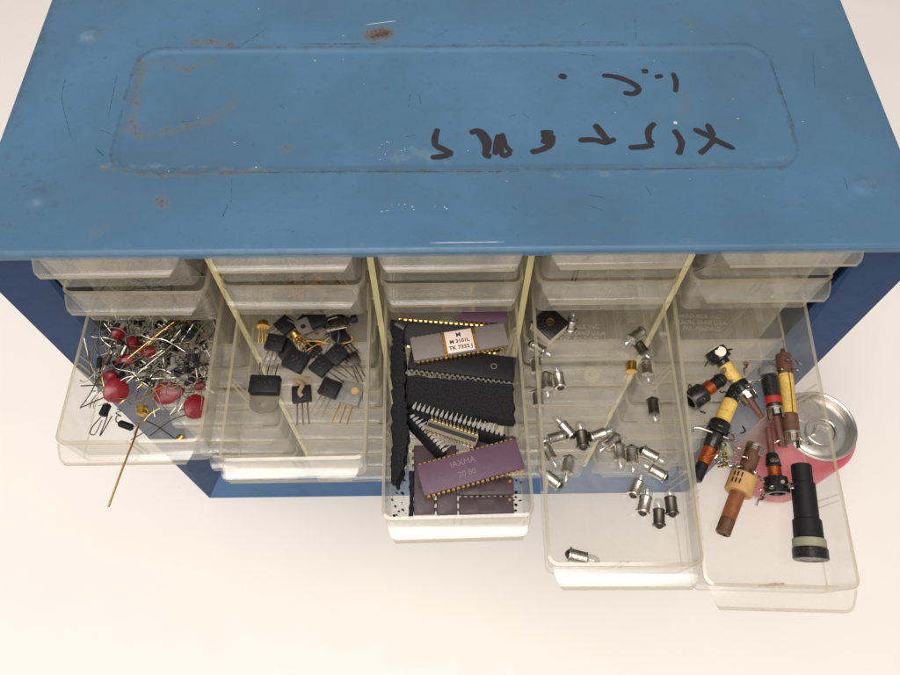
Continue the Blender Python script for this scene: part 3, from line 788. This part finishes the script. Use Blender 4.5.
for k in range(2):
    g = MB(); g.tube(spline([(.002+k*.004, -.0034, .001), (.001+k*.004, -.008, .0), (-.002+k*.004, -.011, -.004)], 4), .0003, 5); g.build('lead', M['tin'], t)
# gold can transistors
def gold_can(c, a, b, h, label, tilt):
    mx, L = frame(c, a, b, h); mx = mx @ Matrix.Rotation(tilt, 4, 'Y')
    t = thing('gold_transistor', label, 'transistor', mx, 'gold plated transistors')
    g = MB(); g.lathe([(.0024, -.0006), (.0030, -.0005), (.0030, .0001), (.0023, .0004), (.0023, .0022), (.0019, .0027), (.0003, .0028)], 20, axis=(-1, 0, 0)); g.build('can', M['gold'], t)
    g = MB(); g.box((.0004, .0031, 0), (.0005, .0012, .0009)); g.build('key_tab', M['gold'], t)
    return t
t = gold_can(1, (263, 326), (262, 340), .006, 'gold plated transistor standing at the back left, short legs forward', 0)
for k in (-1, 0, 1):
    g = MB(); g.tube([(.0004, k*.0013, .0004), (.0085, k*.0017, -.001)], .00045, 5); g.build('lead', M['gold'], t)
for k, (pts, lab) in enumerate(((((298, 341), (318, 341), (336, 344), (351, 341), (351, 336)), 'long gold wire lying across the back of the transistor drawer'),
                                (((297, 336), (304, 344), (312, 340), (322, 347)), 'curly gold wire at the left of the gold wires'),
                                (((305, 352), (316, 345), (328, 342)), 'short gold wire under the long one'),
                                (((326, 354), (336, 349), (344, 345)), 'pale gold wire slanting to the right wall'))):
    mx, d = DM[(2, 1)]
    p0 = P(1, *pts[0], .007); base = Matrix.Translation(p0); inv = base.inverted()
    g = MB(); g.tube(spline([inv @ P(1, x, y, .007+.001*math.sin(i*2.)) for i, (x, y) in enumerate(pts)], 6), .00042 if k < 2 else .0003, 6)
    o = g.build('gold_wire', M['gold']); o.matrix_world = base; tag(o, lab, 'wire', 'gold wires')
t = gold_can(1, (297, 337), (303, 345), .008, 'gold plated transistor lying on its side among the gold wires', .2)
for k in (-1, 0, 1):
    g = MB(); g.tube(spline([(.0004, k*.0013, 0), (.004, k*.002, .0005), (.008, k*.0035, -.001)], 4), .0003, 5); g.build('lead', M['gold'], t)

# ------------------------------------------------------------------ coils
def coil(a, b, label, segs, h, h2=None, name='coil', cat='coil', group='coils'):
    """a,b: ends of the axis in the photo; segs: (part name, material, t0, t1, r0 px, r1 px)"""
    mx, L = frame(4, a, b, h, h2); s = pxm(4, (a[0]+b[0])/2, (a[1]+b[1])/2, h)
    t = thing(name, label, cat, mx, group)
    for nm, mat, t0, t1, r0, r1 in segs:
        g = MB(); r0, r1 = r0*s, r1*s; l0, l1 = t0*L, t1*L; e = min(.0004, (l1-l0)*.2)
        hollow = nm in ('tube', 'flange', 'end_ring')
        prof = [(max(r0-.0003, .0002), l0), (r0, l0+e), (r1, l1-e), (max(r1-.0003, .0002), l1)]
        if hollow: prof = [(r0*.55, l0+.003)] + [(r0*.62, l0)] + prof + [(r1*.62, l1), (r1*.55, l1-.003)]
        if nm == 'winding':
            n = max(5, int((l1-l0)/.0006)); prof = [(r0*.9, l0)]
            for k in range(n):
                z = l0+(l1-l0)*k/n; dz = (l1-l0)/n; rr = r0+(r1-r0)*k/n
                prof += [(rr*.95, z+.05*dz), (rr, z+.35*dz), (rr, z+.65*dz), (rr*.95, z+.95*dz)]
            prof += [(r1*.9, l1)]
        g.lathe(prof, 24, axis=(1, 0, 0)); g.build(nm, mat, t)
    return t, L, s
def lug(t, x, r, ang, s=1., mat=None, nm='solder_tag'):
    """a bent tag with an eye sticking out of a collar"""
    g = MB(); ca, sa = math.cos(ang), math.sin(ang)
    def q(u, ax, tw): return (x+ax*s, ca*(r+u*s)-sa*tw*s, sa*(r+u*s)+ca*tw*s)
    def plate(pts, w_):
        for (u0, a0), (u1, a1) in zip(pts[:-1], pts[1:]):
            c = [q(u0, a0, -w_), q(u0, a0, w_), q(u1, a1, w_), q(u1, a1, -w_)]
            c2 = [q(u0+.0002, a0+.0003, -w_), q(u0+.0002, a0+.0003, w_), q(u1+.0002, a1+.0003, w_), q(u1+.0002, a1+.0003, -w_)]
            g.add(c+c2, [(0, 1, 2, 3), (7, 6, 5, 4), (0, 4, 5, 1), (1, 5, 6, 2), (2, 6, 7, 3), (3, 7, 4, 0)])
    plate([(-.0004, 0), (.0010, .0004), (.0018, .0012)], .0007)
    ring = [q(.0024+.0011*math.cos(k*PI/5), .0014+.0006*math.cos(k*PI/5), .0009*math.sin(k*PI/5)) for k in range(11)]
    g.tube(ring, .00032*s, 6)
    g.build(nm, mat or M['tin'], t)
def wire(t, pts, r=.00022, mat=None, nm='wire_end'):
    g = MB(); g.tube(spline(pts, 5), r, 6); g.build(nm, mat or M['tin'], t)
def clip(t, L, s, x0, x1, rpx, mat=None):
    """silver spring clip: ring with teeth"""
    g = MB(); r = rpx*s; n = 24; r_in = r*.94
    for k in range(8):
        a0 = 2*PI*k/8; a1 = a0 + PI/8*1.3; xx1 = x1*L + (0.0016 if k % 2 else -.0002)
        ring = []
        for rr in (r_in, r):
            ring.append([(x, rr*math.cos(a), rr*math.sin(a)) for x, a in ((x0*L, a0), (x0*L, a1), (xx1, a1), (xx1, a0))])
        g.add(ring[0]+ring[1], [(0, 1, 2, 3), (7, 6, 5, 4), (0, 4, 5, 1), (1, 5, 6, 2), (2, 6, 7, 3), (3, 7, 4, 0)])
    g.lathe([(r_in, x0*L), (r*1.03, x0*L), (r*1.03, x0*L+.0011), (r_in, x0*L+.0011)], n, axis=(1, 0, 0), cap0=False, cap1=False)
    g.build('spring_clip', mat or M['nickel'], t)
# A: white ended yellow coil
t, L, s = coil((714, 350), (762, 418), 'yellow coil with a white disc in its black head, topmost of the pile', [
    ('head', M['blackgloss'], 0, .16, 11, 11.5), ('neck', M['blackgloss'], .16, .22, 7, 7), ('sleeve', M['yellow'], .22, .48, 7, 7), ('collar', M['blackgloss'], .48, .62, 9, 9.5),
    ('rod', M['brown'], .62, 1.0, 5, 3)], .0075, .0045)
g = MB(); g.lathe([(7*s, -.0002), (6.2*s, -.0007), (.0003, -.0008)], 20, axis=(1, 0, 0)); g.build('end_disc', M['white'], t)
g = MB(); g.lathe([(.0004, 0), (5.6*s, .0001), (5.2*s, .0006), (.0004, .0007)], 18, (L*.07, -1*s, 10.6*s), (-.3, -.25, 1)); g.build('top_disc', M['white'], t)
clip(t, L, s, .62, .72, 9.2)
for k, a in enumerate((.3, 1.6, 2.7, 4.2)): lug(t, L*.55, 9*s, a)
for k, a in enumerate((1.2, 2.2, 3.1)): lug(t, L*.07, 11*s, a, mat=M['darkmetal'])
# B: dark purple black coil with hollow end
t, L, s = coil((690, 402), (726, 376), 'dark hollow ended coil with a narrow copper band, at the left wall', [
    ('flange', M['blackgloss'], 0, .36, 10.5, 11), ('winding', M['copper'], .40, .60, 7.5, 7.5), ('neck', M['black'], .36, .78, 6.3, 6.3), ('tip', M['blackgloss'], .78, 1., 7.5, 5)], .0045)
for a in (.8, 2.0, 3.4, 4.6): lug(t, L*.04, 10*s, a, mat=M['darkmetal'])
for a in (1.2, 2.4): lug(t, L*.86, 7*s, a)
# C: yellow coil with copper winding and black rod
t, L, s = coil((735, 391), (696, 480), 'yellow coil with copper wound lower half and black rod, leaning on the left wall', [
    ('head', M['blackgloss'], 0, .12, 7, 7.5), ('sleeve', M['yellow'], .12, .37, 7.8, 7.8), ('collar', M['blackgloss'], .37, .50, 11, 11.5), ('neck', M['blackgloss'], .5, .66, 8.5, 7.5),
    ('winding', M['copper'], .66, .83, 7.2, 7.2), ('rod', M['black'], .83, 1.0, 6, 5.6)], .0052)
for a in (.5, 1.7, 2.6, 3.6): lug(t, L*.44, 11*s, a)
for a in (.2, 1.5, 2.8): lug(t, L*.06, 7*s, a, mat=M['darkmetal'])
wire(t, [(L*.62, .002, .003), (L*.70, .0034, .0034), (L*.8, -.002, .0036)], .0003, M['copper'])
wire(t, [(L*.44, .005, .002), (L*.40, .009, .003), (L*.34, .0105, .001), (L*.30, .009, 0)], .0004, M['darkmetal'])
wire(t, [(L*.50, .005, .002), (L*.55, -.0085, .003), (L*.60, -.0098, .0015)], .0004, M['tin'])
# D: cluster of solder tags
mx, L = frame(4, (727, 450), (733, 470), .0055)
t = thing('tag_cluster', 'spiky cluster of gold and silver solder tags between the coils', 'tag cluster', mx)
g = MB(); g.lathe([(.001, -.004), (.0024, -.003), (.0026, .003), (.001, .004)], 12, axis=(1, 0, 0)); g.build('core', M['olive'], t)
for k in range(22):
    a = random.uniform(0, 2*PI); x = random.uniform(-.0055, .006)
    lug(t, x, .0024, a, random.uniform(.9, 1.5), M['brass'] if k % 4 == 0 else (M['tin'] if k % 2 else M['nickel']))
# E: brown tube with tan collar
t, L, s = coil((756, 444), (722.5, 534), 'brown varnished tube coil with a tan cardboard collar', [
    ('tube', M['brown'], 0.02, .42, 8.3, 8.0), ('collar', M['tan'], .36, .56, 13.5, 13.5), ('winding', M['orangebrown'], .56, .84, 7.6, 7.4), ('tube', M['brown'], .84, 1., 7.3, 7.2)], .0052)
clip(t, L, s, .02, .10, 9.4)
for a in (.4, 1.3, 2.3, 3.0): lug(t, L*.30, 8.4*s, a, 1.25)
for k in range(3):
    g = MB(); 
    for j in range(2):
        aa = 1.0 - .30*k - .0*j; r = 13.65*s
        g.box((L*(.41+.07*j), r*math.sin(.95-.28*k)*-1, r*math.cos(.95-.28*k)), (.0022, .0006, .0004), Matrix.Rotation(.95-.28*k, 3, 'X'))
    g.build('printed_mark', M['ink'], t)
# F: small coil with flange and dark rod
t, L, s = coil((768, 428), (777.5, 494), 'small coil with a long dark rod, copper band and wide black flange', [
    ('rod', M['brown'], 0, .42, 3, 3.4), ('head', M['blackgloss'], .40, .60, 6, 8), ('winding', M['copper'], .60, .76, 7.2, 7.2), ('flange', M['blackgloss'], .76, 1., 11.5, 12)], .0052)
g = MB(); g.lathe([(.0003, .0005), (.0008, .0004), (.0009, 0)], 16, (L*.86, .0006, 12*s), (0, 0, 1))
o = g.build('oval_tag', M['olive'], t); 
for a in (.3, 1.2, 2.2, 2.9): lug(t, L*.9, 11.8*s, a, 1.1)
lug(t, L*.48, 7*s, 1.9, 1.5, M['nickel'])
# G: black coil with red band
t, L, s = coil((767, 368), (782, 447), 'black coil with a red band and a silver clip, right of the topmost yellow coil', [
    ('head_disc', M['greybody'], 0, .10, 9, 9.5), ('body', M['blackgloss'], .12, .38, 8.5, 8.3), ('band', M['redband'], .38, .47, 8.5, 8.4), ('lower_body', M['blackgloss'], .47, .62, 8.2, 7),
    ('rod', M['brown'], .62, 1., 4, 3.6)], .0058)
clip(t, L, s, .52, .62, 8.8)
for a in (2.6, 3.4): lug(t, L*.14, 8.6*s, a)
wire(t, [(L*.02, 0, .003), (-.004, .004, .005), (-.0035, .009, .005), (.003, .013, .003)], .00016, M['darkmetal'])
# H: long yellow tube
t, L, s = coil((783, 353), (793, 446), 'long yellow tube coil with brown ends standing along the right side', [
    ('tip', M['brown'], -.05, .02, 2, 3), ('tube', M['brown'], 0.02, .24, 7.6, 7.6), ('sleeve', M['yellow'], .24, .67, 7.2, 7.2), ('lower_tube', M['brown'], .67, .94, 7.8, 7.8)], .0062)
clip(t, L, s, .86, .97, 8.6)
for a in (.6, 1.7, 2.8): lug(t, L*.10, 7.6*s, a); lug(t, L*.2, 7.6*s, a+.5)
wire(t, [(L*.22, .0, 7.6*s), (L*.4, .0003, 7.6*s), (L*.67, .0, 7.6*s)], .00022, M['brown'])
for a in (.2, 1.5, 3.0): lug(t, L*.93, 8.6*s, a, 1.2, M['nickel'])
# I: stepped black tube
t, L, s = coil((801, 465), (811, 560), 'long stepped black tube with an olive ring near its front end', [
    ('upper_barrel', M['black'], 0, .22, 10, 10), ('middle_barrel', M['black'], .20, .60, 11.6, 11.8), ('lower_barrel', M['black'], .59, .79, 13.6, 14), ('ring', M['olive'], .79, .885, 15.6, 15.6),
    ('end_ring', M['blackgloss'], .885, 1., 16.5, 16.5)], .0068, .0072, name='tube_part', cat='tube', group=None)
g = MB(); g.lathe([(.0004, 0), (10.5*s, 0), (11.*s, -.0008)], 24, (L*.995, 0, 0), (1, 0, 0)); g.build('end_plate', M['greybody'], t)
lug(t, L*.2, 11*s, 3.0, 1.2); lug(t, L*.23, 11*s, 2.7, 1.2)
for k, (a, b, lab) in enumerate((((757, 503), (766, 498), 'small silver tag lying loose on the floor in front of the copper coil'), ((793, 489), (799, 484), 'small silver tag lying against the stepped black tube'),
                                 ((744, 372), (748, 366), 'tiny dark tag lying near the topmost yellow coil'))):
    mx, L = frame(4, a, b, .001)
    t = thing('solder_tag', lab, 'tag', mx, 'loose solder tags')
    g = MB(); g.tube(spline([(-.001, -.0008, 0), (.0012, .0008, .0006), (.003, .0002, .0002), (.0042, .0012, 0)], 5), .00042, 6); g.build('strip', M['tin'] if k < 2 else M['brown'], t)
    g = MB(); g.tube([(.0042+.0009*math.cos(i*PI/5), .0012+.0009*math.sin(i*PI/5), 0) for i in range(11)], .0003, 5); g.build('eye', M['tin'] if k < 2 else M['brown'], t)

# ------------------------------------------------------------------ leftmost drawer: discs, leads and the tangle
def leads_px(t, lists, r=.00030, mat=None):
    inv = t.matrix_world.inverted()
    for L_ in lists:
        pts = spline([inv @ P(0, x, y, h) for x, y, h in L_], 6)
        g = MB(); g.tube(pts, r, 6); g.build('lead', mat or M['tin'], t)
def disc(a, rpx, h, label, tilt, mat=None, leads=(), leadm=None, squash=.8):
    mx = Matrix.Translation(P(0, *a, h)) @ Matrix.Rotation(tilt[1], 4, 'Z') @ Matrix.Rotation(tilt[0], 4, 'X')
    s = pxm(0, *a, h); r = rpx*s
    t = thing('disc_capacitor', label, 'capacitor', mx, 'red disc capacitors')
    g = MB(); g.lathe([(.0003, -.0017), (r*.6, -.0016), (r*.93, -.0009), (r, 0), (r*.93, .0009), (r*.6, .0016), (.0003, .0018)], 24)
    for i, (x, y, z) in enumerate(g.v): g.v[i] = (x*(1+.06*math.sin(3*math.atan2(y, x)+rpx)), y*squash*(1+.08*math.sin(2.2*x/r+rpx)), z + .0003*math.sin(x/r*3+rpx)*math.cos(y/r*2.5))
    g.build('disc', mat or M['redcap'], t); bpy.context.view_layer.update()
    leads_px(t, leads, mat=leadm)
    return t
bpy.context.view_layer.update()
disc((116, 391), 13, .0155, 'large red disc with two dark leads to the left, lying on the tangle', (R(34), 1.1), leads=[[(110, 386, .012), (100, 385, .012), (81, 386, .012)], [(112, 394, .012), (98, 400, .011), (80, 408, .008)]], leadm=M['darkmetal'], squash=.9)
disc((110, 376), 7, .014, 'small dark red disc touching the large red one from behind', (R(30), .3), mat=M['darkred'], leads=[[(112, 377, .013), (100, 379, .013), (92, 377, .014), (88, 350, .016)]], leadm=M['darkmetal'])
disc((168, 393), 15, .009, 'largest red disc at the centre right with a gold lead along its edge', (R(24), .25), leads=[[(156, 396, .010), (152, 393, .011), (165, 386, .012), (185, 383, .013), (206, 379, .014)], [(158, 404, .006), (153, 398, .009)]], leadm=M['gold'], squash=.72)
disc((196, 407), 13, .006, 'red disc against the right wall with leads pointing to the front left', (R(30), 1.4), leads=[[(188, 407, .006), (175, 413, .004), (158, 424, .003), (131, 440, .003)], [(190, 414, .005), (172, 420, .003), (150, 436, .003)]], leadm=M['darkmetal'], squash=.95)
disc((119, 332), 8.5, .0155, 'red disc at the back left of the tangle with a glossy face', (R(50), 1.1), leads=[[(119, 330, .016), (126, 322, .017), (134, 314, .018)]])
disc((133, 343), 7.5, .0155, 'red disc with a white glint just right of the backmost one', (R(60), 1.5), leads=[[(133, 340, .016), (140, 330, .017), (150, 316, .018)]])
disc((125, 361), 9, .0145, 'red disc half buried in the middle left of the tangle', (R(25), .2), leads=[[(120, 362, .013), (140, 350, .016), (160, 338, .017)]], leadm=M['gold'])
disc((148, 352), 8, .0125, 'dark red disc buried deep in the middle of the tangle', (R(20), .6), mat=M['darkred'])
disc((200, 386), 6, .006, 'dark red disc sunk against the right wall behind the red one', (R(40), .6), mat=M['darkred'])
# black parts with leads
def axial(a, b, label, rpx, mat, h, leads, name='axial_component', cat='component', group=None, leadm=None):
    mx, L = frame(0, a, b, h); s = pxm(0, *a, h)
    t = thing(name, label, cat, mx, group)
    r = rpx*s
    g = MB(); g.lathe([(r*.6, 0), (r, L*.1), (r, L*.9), (r*.6, L)], 14, axis=(1, 0, 0)); g.build('body', mat, t); bpy.context.view_layer.update()
    leads_px(t, leads, .00026, leadm or M['darkmetal'])
axial((102, 416), (108, 404), 'black capsule with two leads bent like a hairpin', 4.2, M['black'], .004, [[(101, 417, .004), (93, 426, .003), (90, 433, .002), (95, 434, .002), (102, 420, .003)], [(110, 405, .004), (106, 420, .003), (100, 436, .002), (112, 416, .003)]])
axial((119, 423), (133, 428), 'black capsule with a curly lead near the front wall', 3.6, M['black'], .003, [[(119, 423, .003), (116, 421, .004), (117, 416, .004), (121, 416, .004), (116, 413, .004), (121, 411, .004), (117, 409, .004)], [(133, 428, .003), (138, 425, .003)]])
axial((167, 350), (172, 322), 'dark green upright capsule at the back of the tangle', 6, M['green'], .013, [[(167, 350, .013), (160, 362, .01)], [(174, 322, .014), (176, 314, .016)]])
axial((185, 338), (196, 326), 'black lump shaped capsule at the back right of the tangle', 7, M['blackgloss'], .010, [[(185, 338, .012), (178, 352, .012)]])
axial((188, 360), (200, 350), 'shiny grey metal capsule near the right wall of the tangle', 6, M['smoke'], .009, [[(188, 360, .010), (176, 366, .012)]], leadm=M['tin'])
axial((192, 374), (203, 366), 'dull metal capsule by the right wall in front of the shiny one', 5, M['smoke'], .007, [[(192, 374, .008), (180, 380, .008)]], leadm=M['tin'])
axial((140, 371), (152, 366), 'clear grey capsule in the centre of the tangle', 4, M['smoke'], .011, [[(140, 371, .011), (120, 385, .013)], [(152, 366, .011), (170, 352, .014)]], leadm=M['tin'])
axial((178, 441), (183, 436), 'small brass end fitting in the front right corner of the drawer', 4, M['brass'], .003, [[(178, 441, .003), (160, 428, .004), (145, 420, .004)]])
# gold transistor with the long lead over the front wall
mx, L = frame(0, (142, 409), (141, 420), .011)
t = thing('gold_lead_transistor', 'gold transistor whose long gold lead hangs out over the drawer front', 'transistor', mx)
g = MB(); g.lathe([(.0020, -.0012), (.0027, -.0010), (.0027, .0004), (.0022, .0008), (.0022, .0024), (.0012, .0030)], 18, axis=(1, 0, 0)); g.build('can', M['gold'], t)
bpy.context.view_layer.update()
inv = t.matrix_world.inverted()
pts = [inv @ P(0, 141, 418, .011), inv @ P(0, 137, 430, .018), inv @ P(0, 133, 442, .0245), inv @ P(0, 122, 470, .026), inv @ P(0, 108.5, 507, .026)]
g = MB(); g.tube(spline(pts, 6), .00042, 8); g.build('lead', M['gold'], t)
for q in ([(140, 421, .008), (136, 430, .004), (134, 434, .003)], [(144, 421, .008), (150, 414, .009), (160, 408, .01)]):
    leads_px(t, [q], .00028, M['gold'])
# the tangle itself
bodies = [M['smoke'], M['greybody'], M['black'], M['black'], M['darkmetal'], M['blackgloss']]
TL = 'small part with bent silver leads in the wiry tangle of the leftmost drawer'
for k in range(135):
    px = random.uniform(98, 205); py = random.uniform(316, 385)
    if px < 112 and py > 345 and k % 2: px += 35
    h = random.uniform(.003, .0185); a = random.uniform(0, 2*PI)
    p = P(0, px, py, h); mx = Matrix.Translation(p) @ Matrix.Rotation(a, 4, 'Z') @ Matrix.Rotation(random.uniform(-.5, .5), 4, 'Y')
    t = thing('leaded_part', TL, 'component', mx, 'leaded parts in the tangle')
    L = random.uniform(.003, .006); r = random.uniform(.0007, .0014)
    g = MB(); g.lathe([(r*.5, -L/2), (r, -L*.38), (r*.92, 0), (r, L*.38), (r*.5, L/2)], 10, axis=(1, 0, 0)); g.build('body', bodies[k % 6], t)
    inv_z = (mx.inverted().to_3x3() @ Vector((0, 0, 1)))
    for s in (-1, 1):
        l1 = random.uniform(.008, .022); q = [Vector((s*L/2, 0, 0)), Vector((s*(L/2+l1*.3), random.uniform(-.001, .001), random.uniform(-.001, .001)))]
        q.append(q[-1] + Vector((s*l1*.4, random.uniform(-.005, .005), random.uniform(-.003, .004))))
        q.append(q[-1] + Vector((s*l1*.3, random.uniform(-.006, .006), random.uniform(-.003, .004))))
        # keep the leads inside the drawer
        md = DM[(2, 0)][0]; mi = md.inverted(); o2 = []
        for v in q:
            w_ = mi @ (mx @ v); w_.x = max(-.0265, min(.0265, w_.x)); w_.z = max(.0022, min(.0225, w_.z)); w_.y = max(.004, min(.135, w_.y))
            o2.append(mx.inverted() @ (md @ w_))
        g = MB(); g.tube(spline(o2, 4), random.uniform(.00017, .00026), 5); g.build('lead', random.choice([M['tin'], M['tin'], M['tin'], M['darkmetal'], M['gold'] if k % 3 == 0 else M['tin']]), t)
# a few long straight leads seen crossing the pile
for k, (pts, mat) in enumerate(((((84, 338, .018), (91, 365, .012), (98, 377, .008)), 'tin'), (((80, 356, .014), (90, 364, .01), (98, 375, .006)), 'tin'), (((103, 362, .012), (126, 380, .012), (135, 372, .014)), 'tin'),
                               (((122, 386, .014), (150, 363, .017), (172, 345, .018)), 'tin'), (((120, 365, .015), (148, 342, .018), (174, 322, .019)), 'gold'), (((145, 357, .016), (165, 378, .013), (188, 400, .012)), 'tin'),
                               (((143, 322, .02), (160, 345, .018), (164, 353, .016)), 'tin'))):
    base = Matrix.Translation(P(0, *pts[0])); inv = base.inverted()
    g = MB(); g.tube(spline([inv @ P(0, *p) for p in pts], 6), .00032, 6)
    o = g.build('loose_lead', M[mat]); o.matrix_world = base
    tag(o, ['straight lead leaning on the left wall at the back', 'pale bent lead low against the left wall', 'silver lead hooked around the small dark red disc', 'long silver lead rising from the large red disc',
            'gold lead crossing the reds towards the back', 'silver lead crossing in front of the largest red disc', 'short straight silver lead at the back centre'][k] + ' in the leftmost drawer', 'wire', 'loose leads')

# ------------------------------------------------------------------ contents glimpsed in the closed drawers
def closed(r, c, x, y, z):
    return DM[(r, c)][0] @ Vector((x, y, TH+z))
def filler(r, c, n, kind, label, cat, x0, x1):
    for k in range(n):
        p = closed(r, c, random.uniform(x0, x1), random.uniform(.006, .05), random.uniform(.001, .006))
        mx = Matrix.Translation(p) @ Matrix.Rotation(random.uniform(0, 6), 4, 'Z') @ Matrix.Rotation(random.uniform(-.3, .3), 4, 'Y')
        g = MB()
        if kind == 'bead':
            rr = random.uniform(.0012, .0022); g.lathe([(rr*.5, -rr), (rr, -rr*.5), (rr, rr*.6), (rr*.4, rr)], 10); mat = M['black'] if k % 3 else M['nickel']
            o = g.build('small_cap', mat)
        else:
            l = random.uniform(.008, .016); g.tube(spline([(-l, 0, 0), (0, random.uniform(-.002, .002), .001), (l, random.uniform(-.003, .003), random.uniform(-.001, .003))], 4), .0004, 5)
            o = g.build('wire_piece', M['gold'] if kind == 'gold' else M['tin'])
        o.matrix_world = mx; tag(o, label, cat, label)
filler(0, 0, 26, 'bead', 'tiny dark bead seen through the top drawer of the leftmost column', 'bead', .0, .022)
filler(1, 0, 22, 'tin', 'silver wire seen through the second drawer of the leftmost column', 'wire', -.02, .022)
filler(0, 1, 18, 'gold', 'gold wire seen through the top drawer of the second column', 'wire', -.02, .02)
filler(1, 1, 18, 'gold', 'gold wire seen through the second drawer of the second column', 'wire', -.02, .022)
filler(0, 4, 8, 'tin', 'silver wire seen through the top drawer of the rightmost column', 'wire', -.022, -.008)
filler(1, 3, 7, 'tin', 'silver wire seen through the second drawer of the fourth column', 'wire', -.02, .02)

# ------------------------------------------------------------------ the can on the table
CANH = .098
tc = on_plane(820, 425, (0, 0, CANH), np.array([0, 0, 1.]))
can = thing('drink_can', 'pink red drink can with silver lid standing on the table beside the cabinet', 'can', Matrix.Translation((float(tc[0]), float(tc[1]), 0)) @ Matrix.Rotation(R(200), 4, 'Z'))
RB, RT = .0300, .0250
g = MB(); g.lathe([(.024, .0005), (.0262, .0012), (.0285, .006), (RB, .0105), (RB, CANH-.013), (RB-.0008, CANH-.010), (RT+.0004, CANH-.0028), (RT-.0003, CANH-.0022)], 48, cap1=False); g.build('body', M['can_pink'], can)
g = MB(); g.lathe([(RT-.0006, CANH-.0026), (RT+.0006, CANH-.0012), (RT+.0004, CANH-.0002), (RT-.0004, CANH), (RT-.0014, CANH-.0006), (RT-.0022, CANH-.0048), (RT-.0032, CANH-.0058), (RT-.0042, CANH-.0050), (RT-.0060, CANH-.0042), (.0148, CANH-.0040), (.0006, CANH-.0040)], 48, cap0=False); g.build('lid', M['can_al'], can)
g = MB()
loop = [(.0105*math.cos(a)*1.0, .0095*math.sin(a)+.004, CANH-.0029) for a in [2*PI*i/24 for i in range(25)]]
g.tube(loop, .0009, 8); g.lathe([(.0005, 0), (.0026, 0), (.0024, .0011), (.0006, .0014)], 18, (0, 0, CANH-.0040))
g.tube([(-.006, .004, CANH-.003), (0, -.001, CANH-.0028), (.006, .004, CANH-.003)], .0012, 6)
g.build('pull_tab', M['can_al'], can)
g = MB(); g.tube([(.0105*math.cos(a), -.0135+.0085*math.sin(a), CANH-.0040) for a in [2*PI*i/24 for i in range(25)]], .0005, 6); g.build('mouth_outline', M['can_al'], can)

# ------------------------------------------------------------------ light
wd = bpy.data.worlds.new('World'); SC.world = wd; wd.use_nodes = True
nt = wd.node_tree; bg = nt.nodes['Background']
bg.inputs[0].default_value = (1., .968, .938, 1); bg.inputs[1].default_value = .42
def area(name, loc, target, size, power, col):
    l = bpy.data.lights.new(name, 'AREA'); l.shape = 'RECTANGLE'; l.size, l.size_y = size; l.energy = power; l.color = col
    o = bpy.data.objects.new(name, l); COL.objects.link(o); o.location = loc
    o.rotation_euler = (Vector(target)-Vector(loc)).to_track_quat('-Z', 'Y').to_euler(); return o
area('ceiling_lamp', (-.15, -.5, 2.1), (0, -.05, .1), (1.6, .9), 33, (1., .948, .912))
area('ceiling_lamp', (-.5, -1.6, 1.8), (0, -.1, .1), (1.4, .9), 17, (1., .95, .918))

# ------------------------------------------------------------------ render
SC.render.engine = 'CYCLES'
cy = SC.cycles
cy.max_bounces = 14; cy.transparent_max_bounces = 96; cy.diffuse_bounces = 5; cy.glossy_bounces = 6; cy.transmission_bounces = 8
cy.use_denoising = True
try: cy.denoiser = 'OPENIMAGEDENOISE'
except Exception: pass
cy.caustics_reflective = False; cy.caustics_refractive = False; cy.sample_clamp_indirect = 4
vs_ = SC.view_settings; vs_.view_transform = 'Standard'; vs_.look = 'None'; vs_.exposure = 0; vs_.gamma = 1
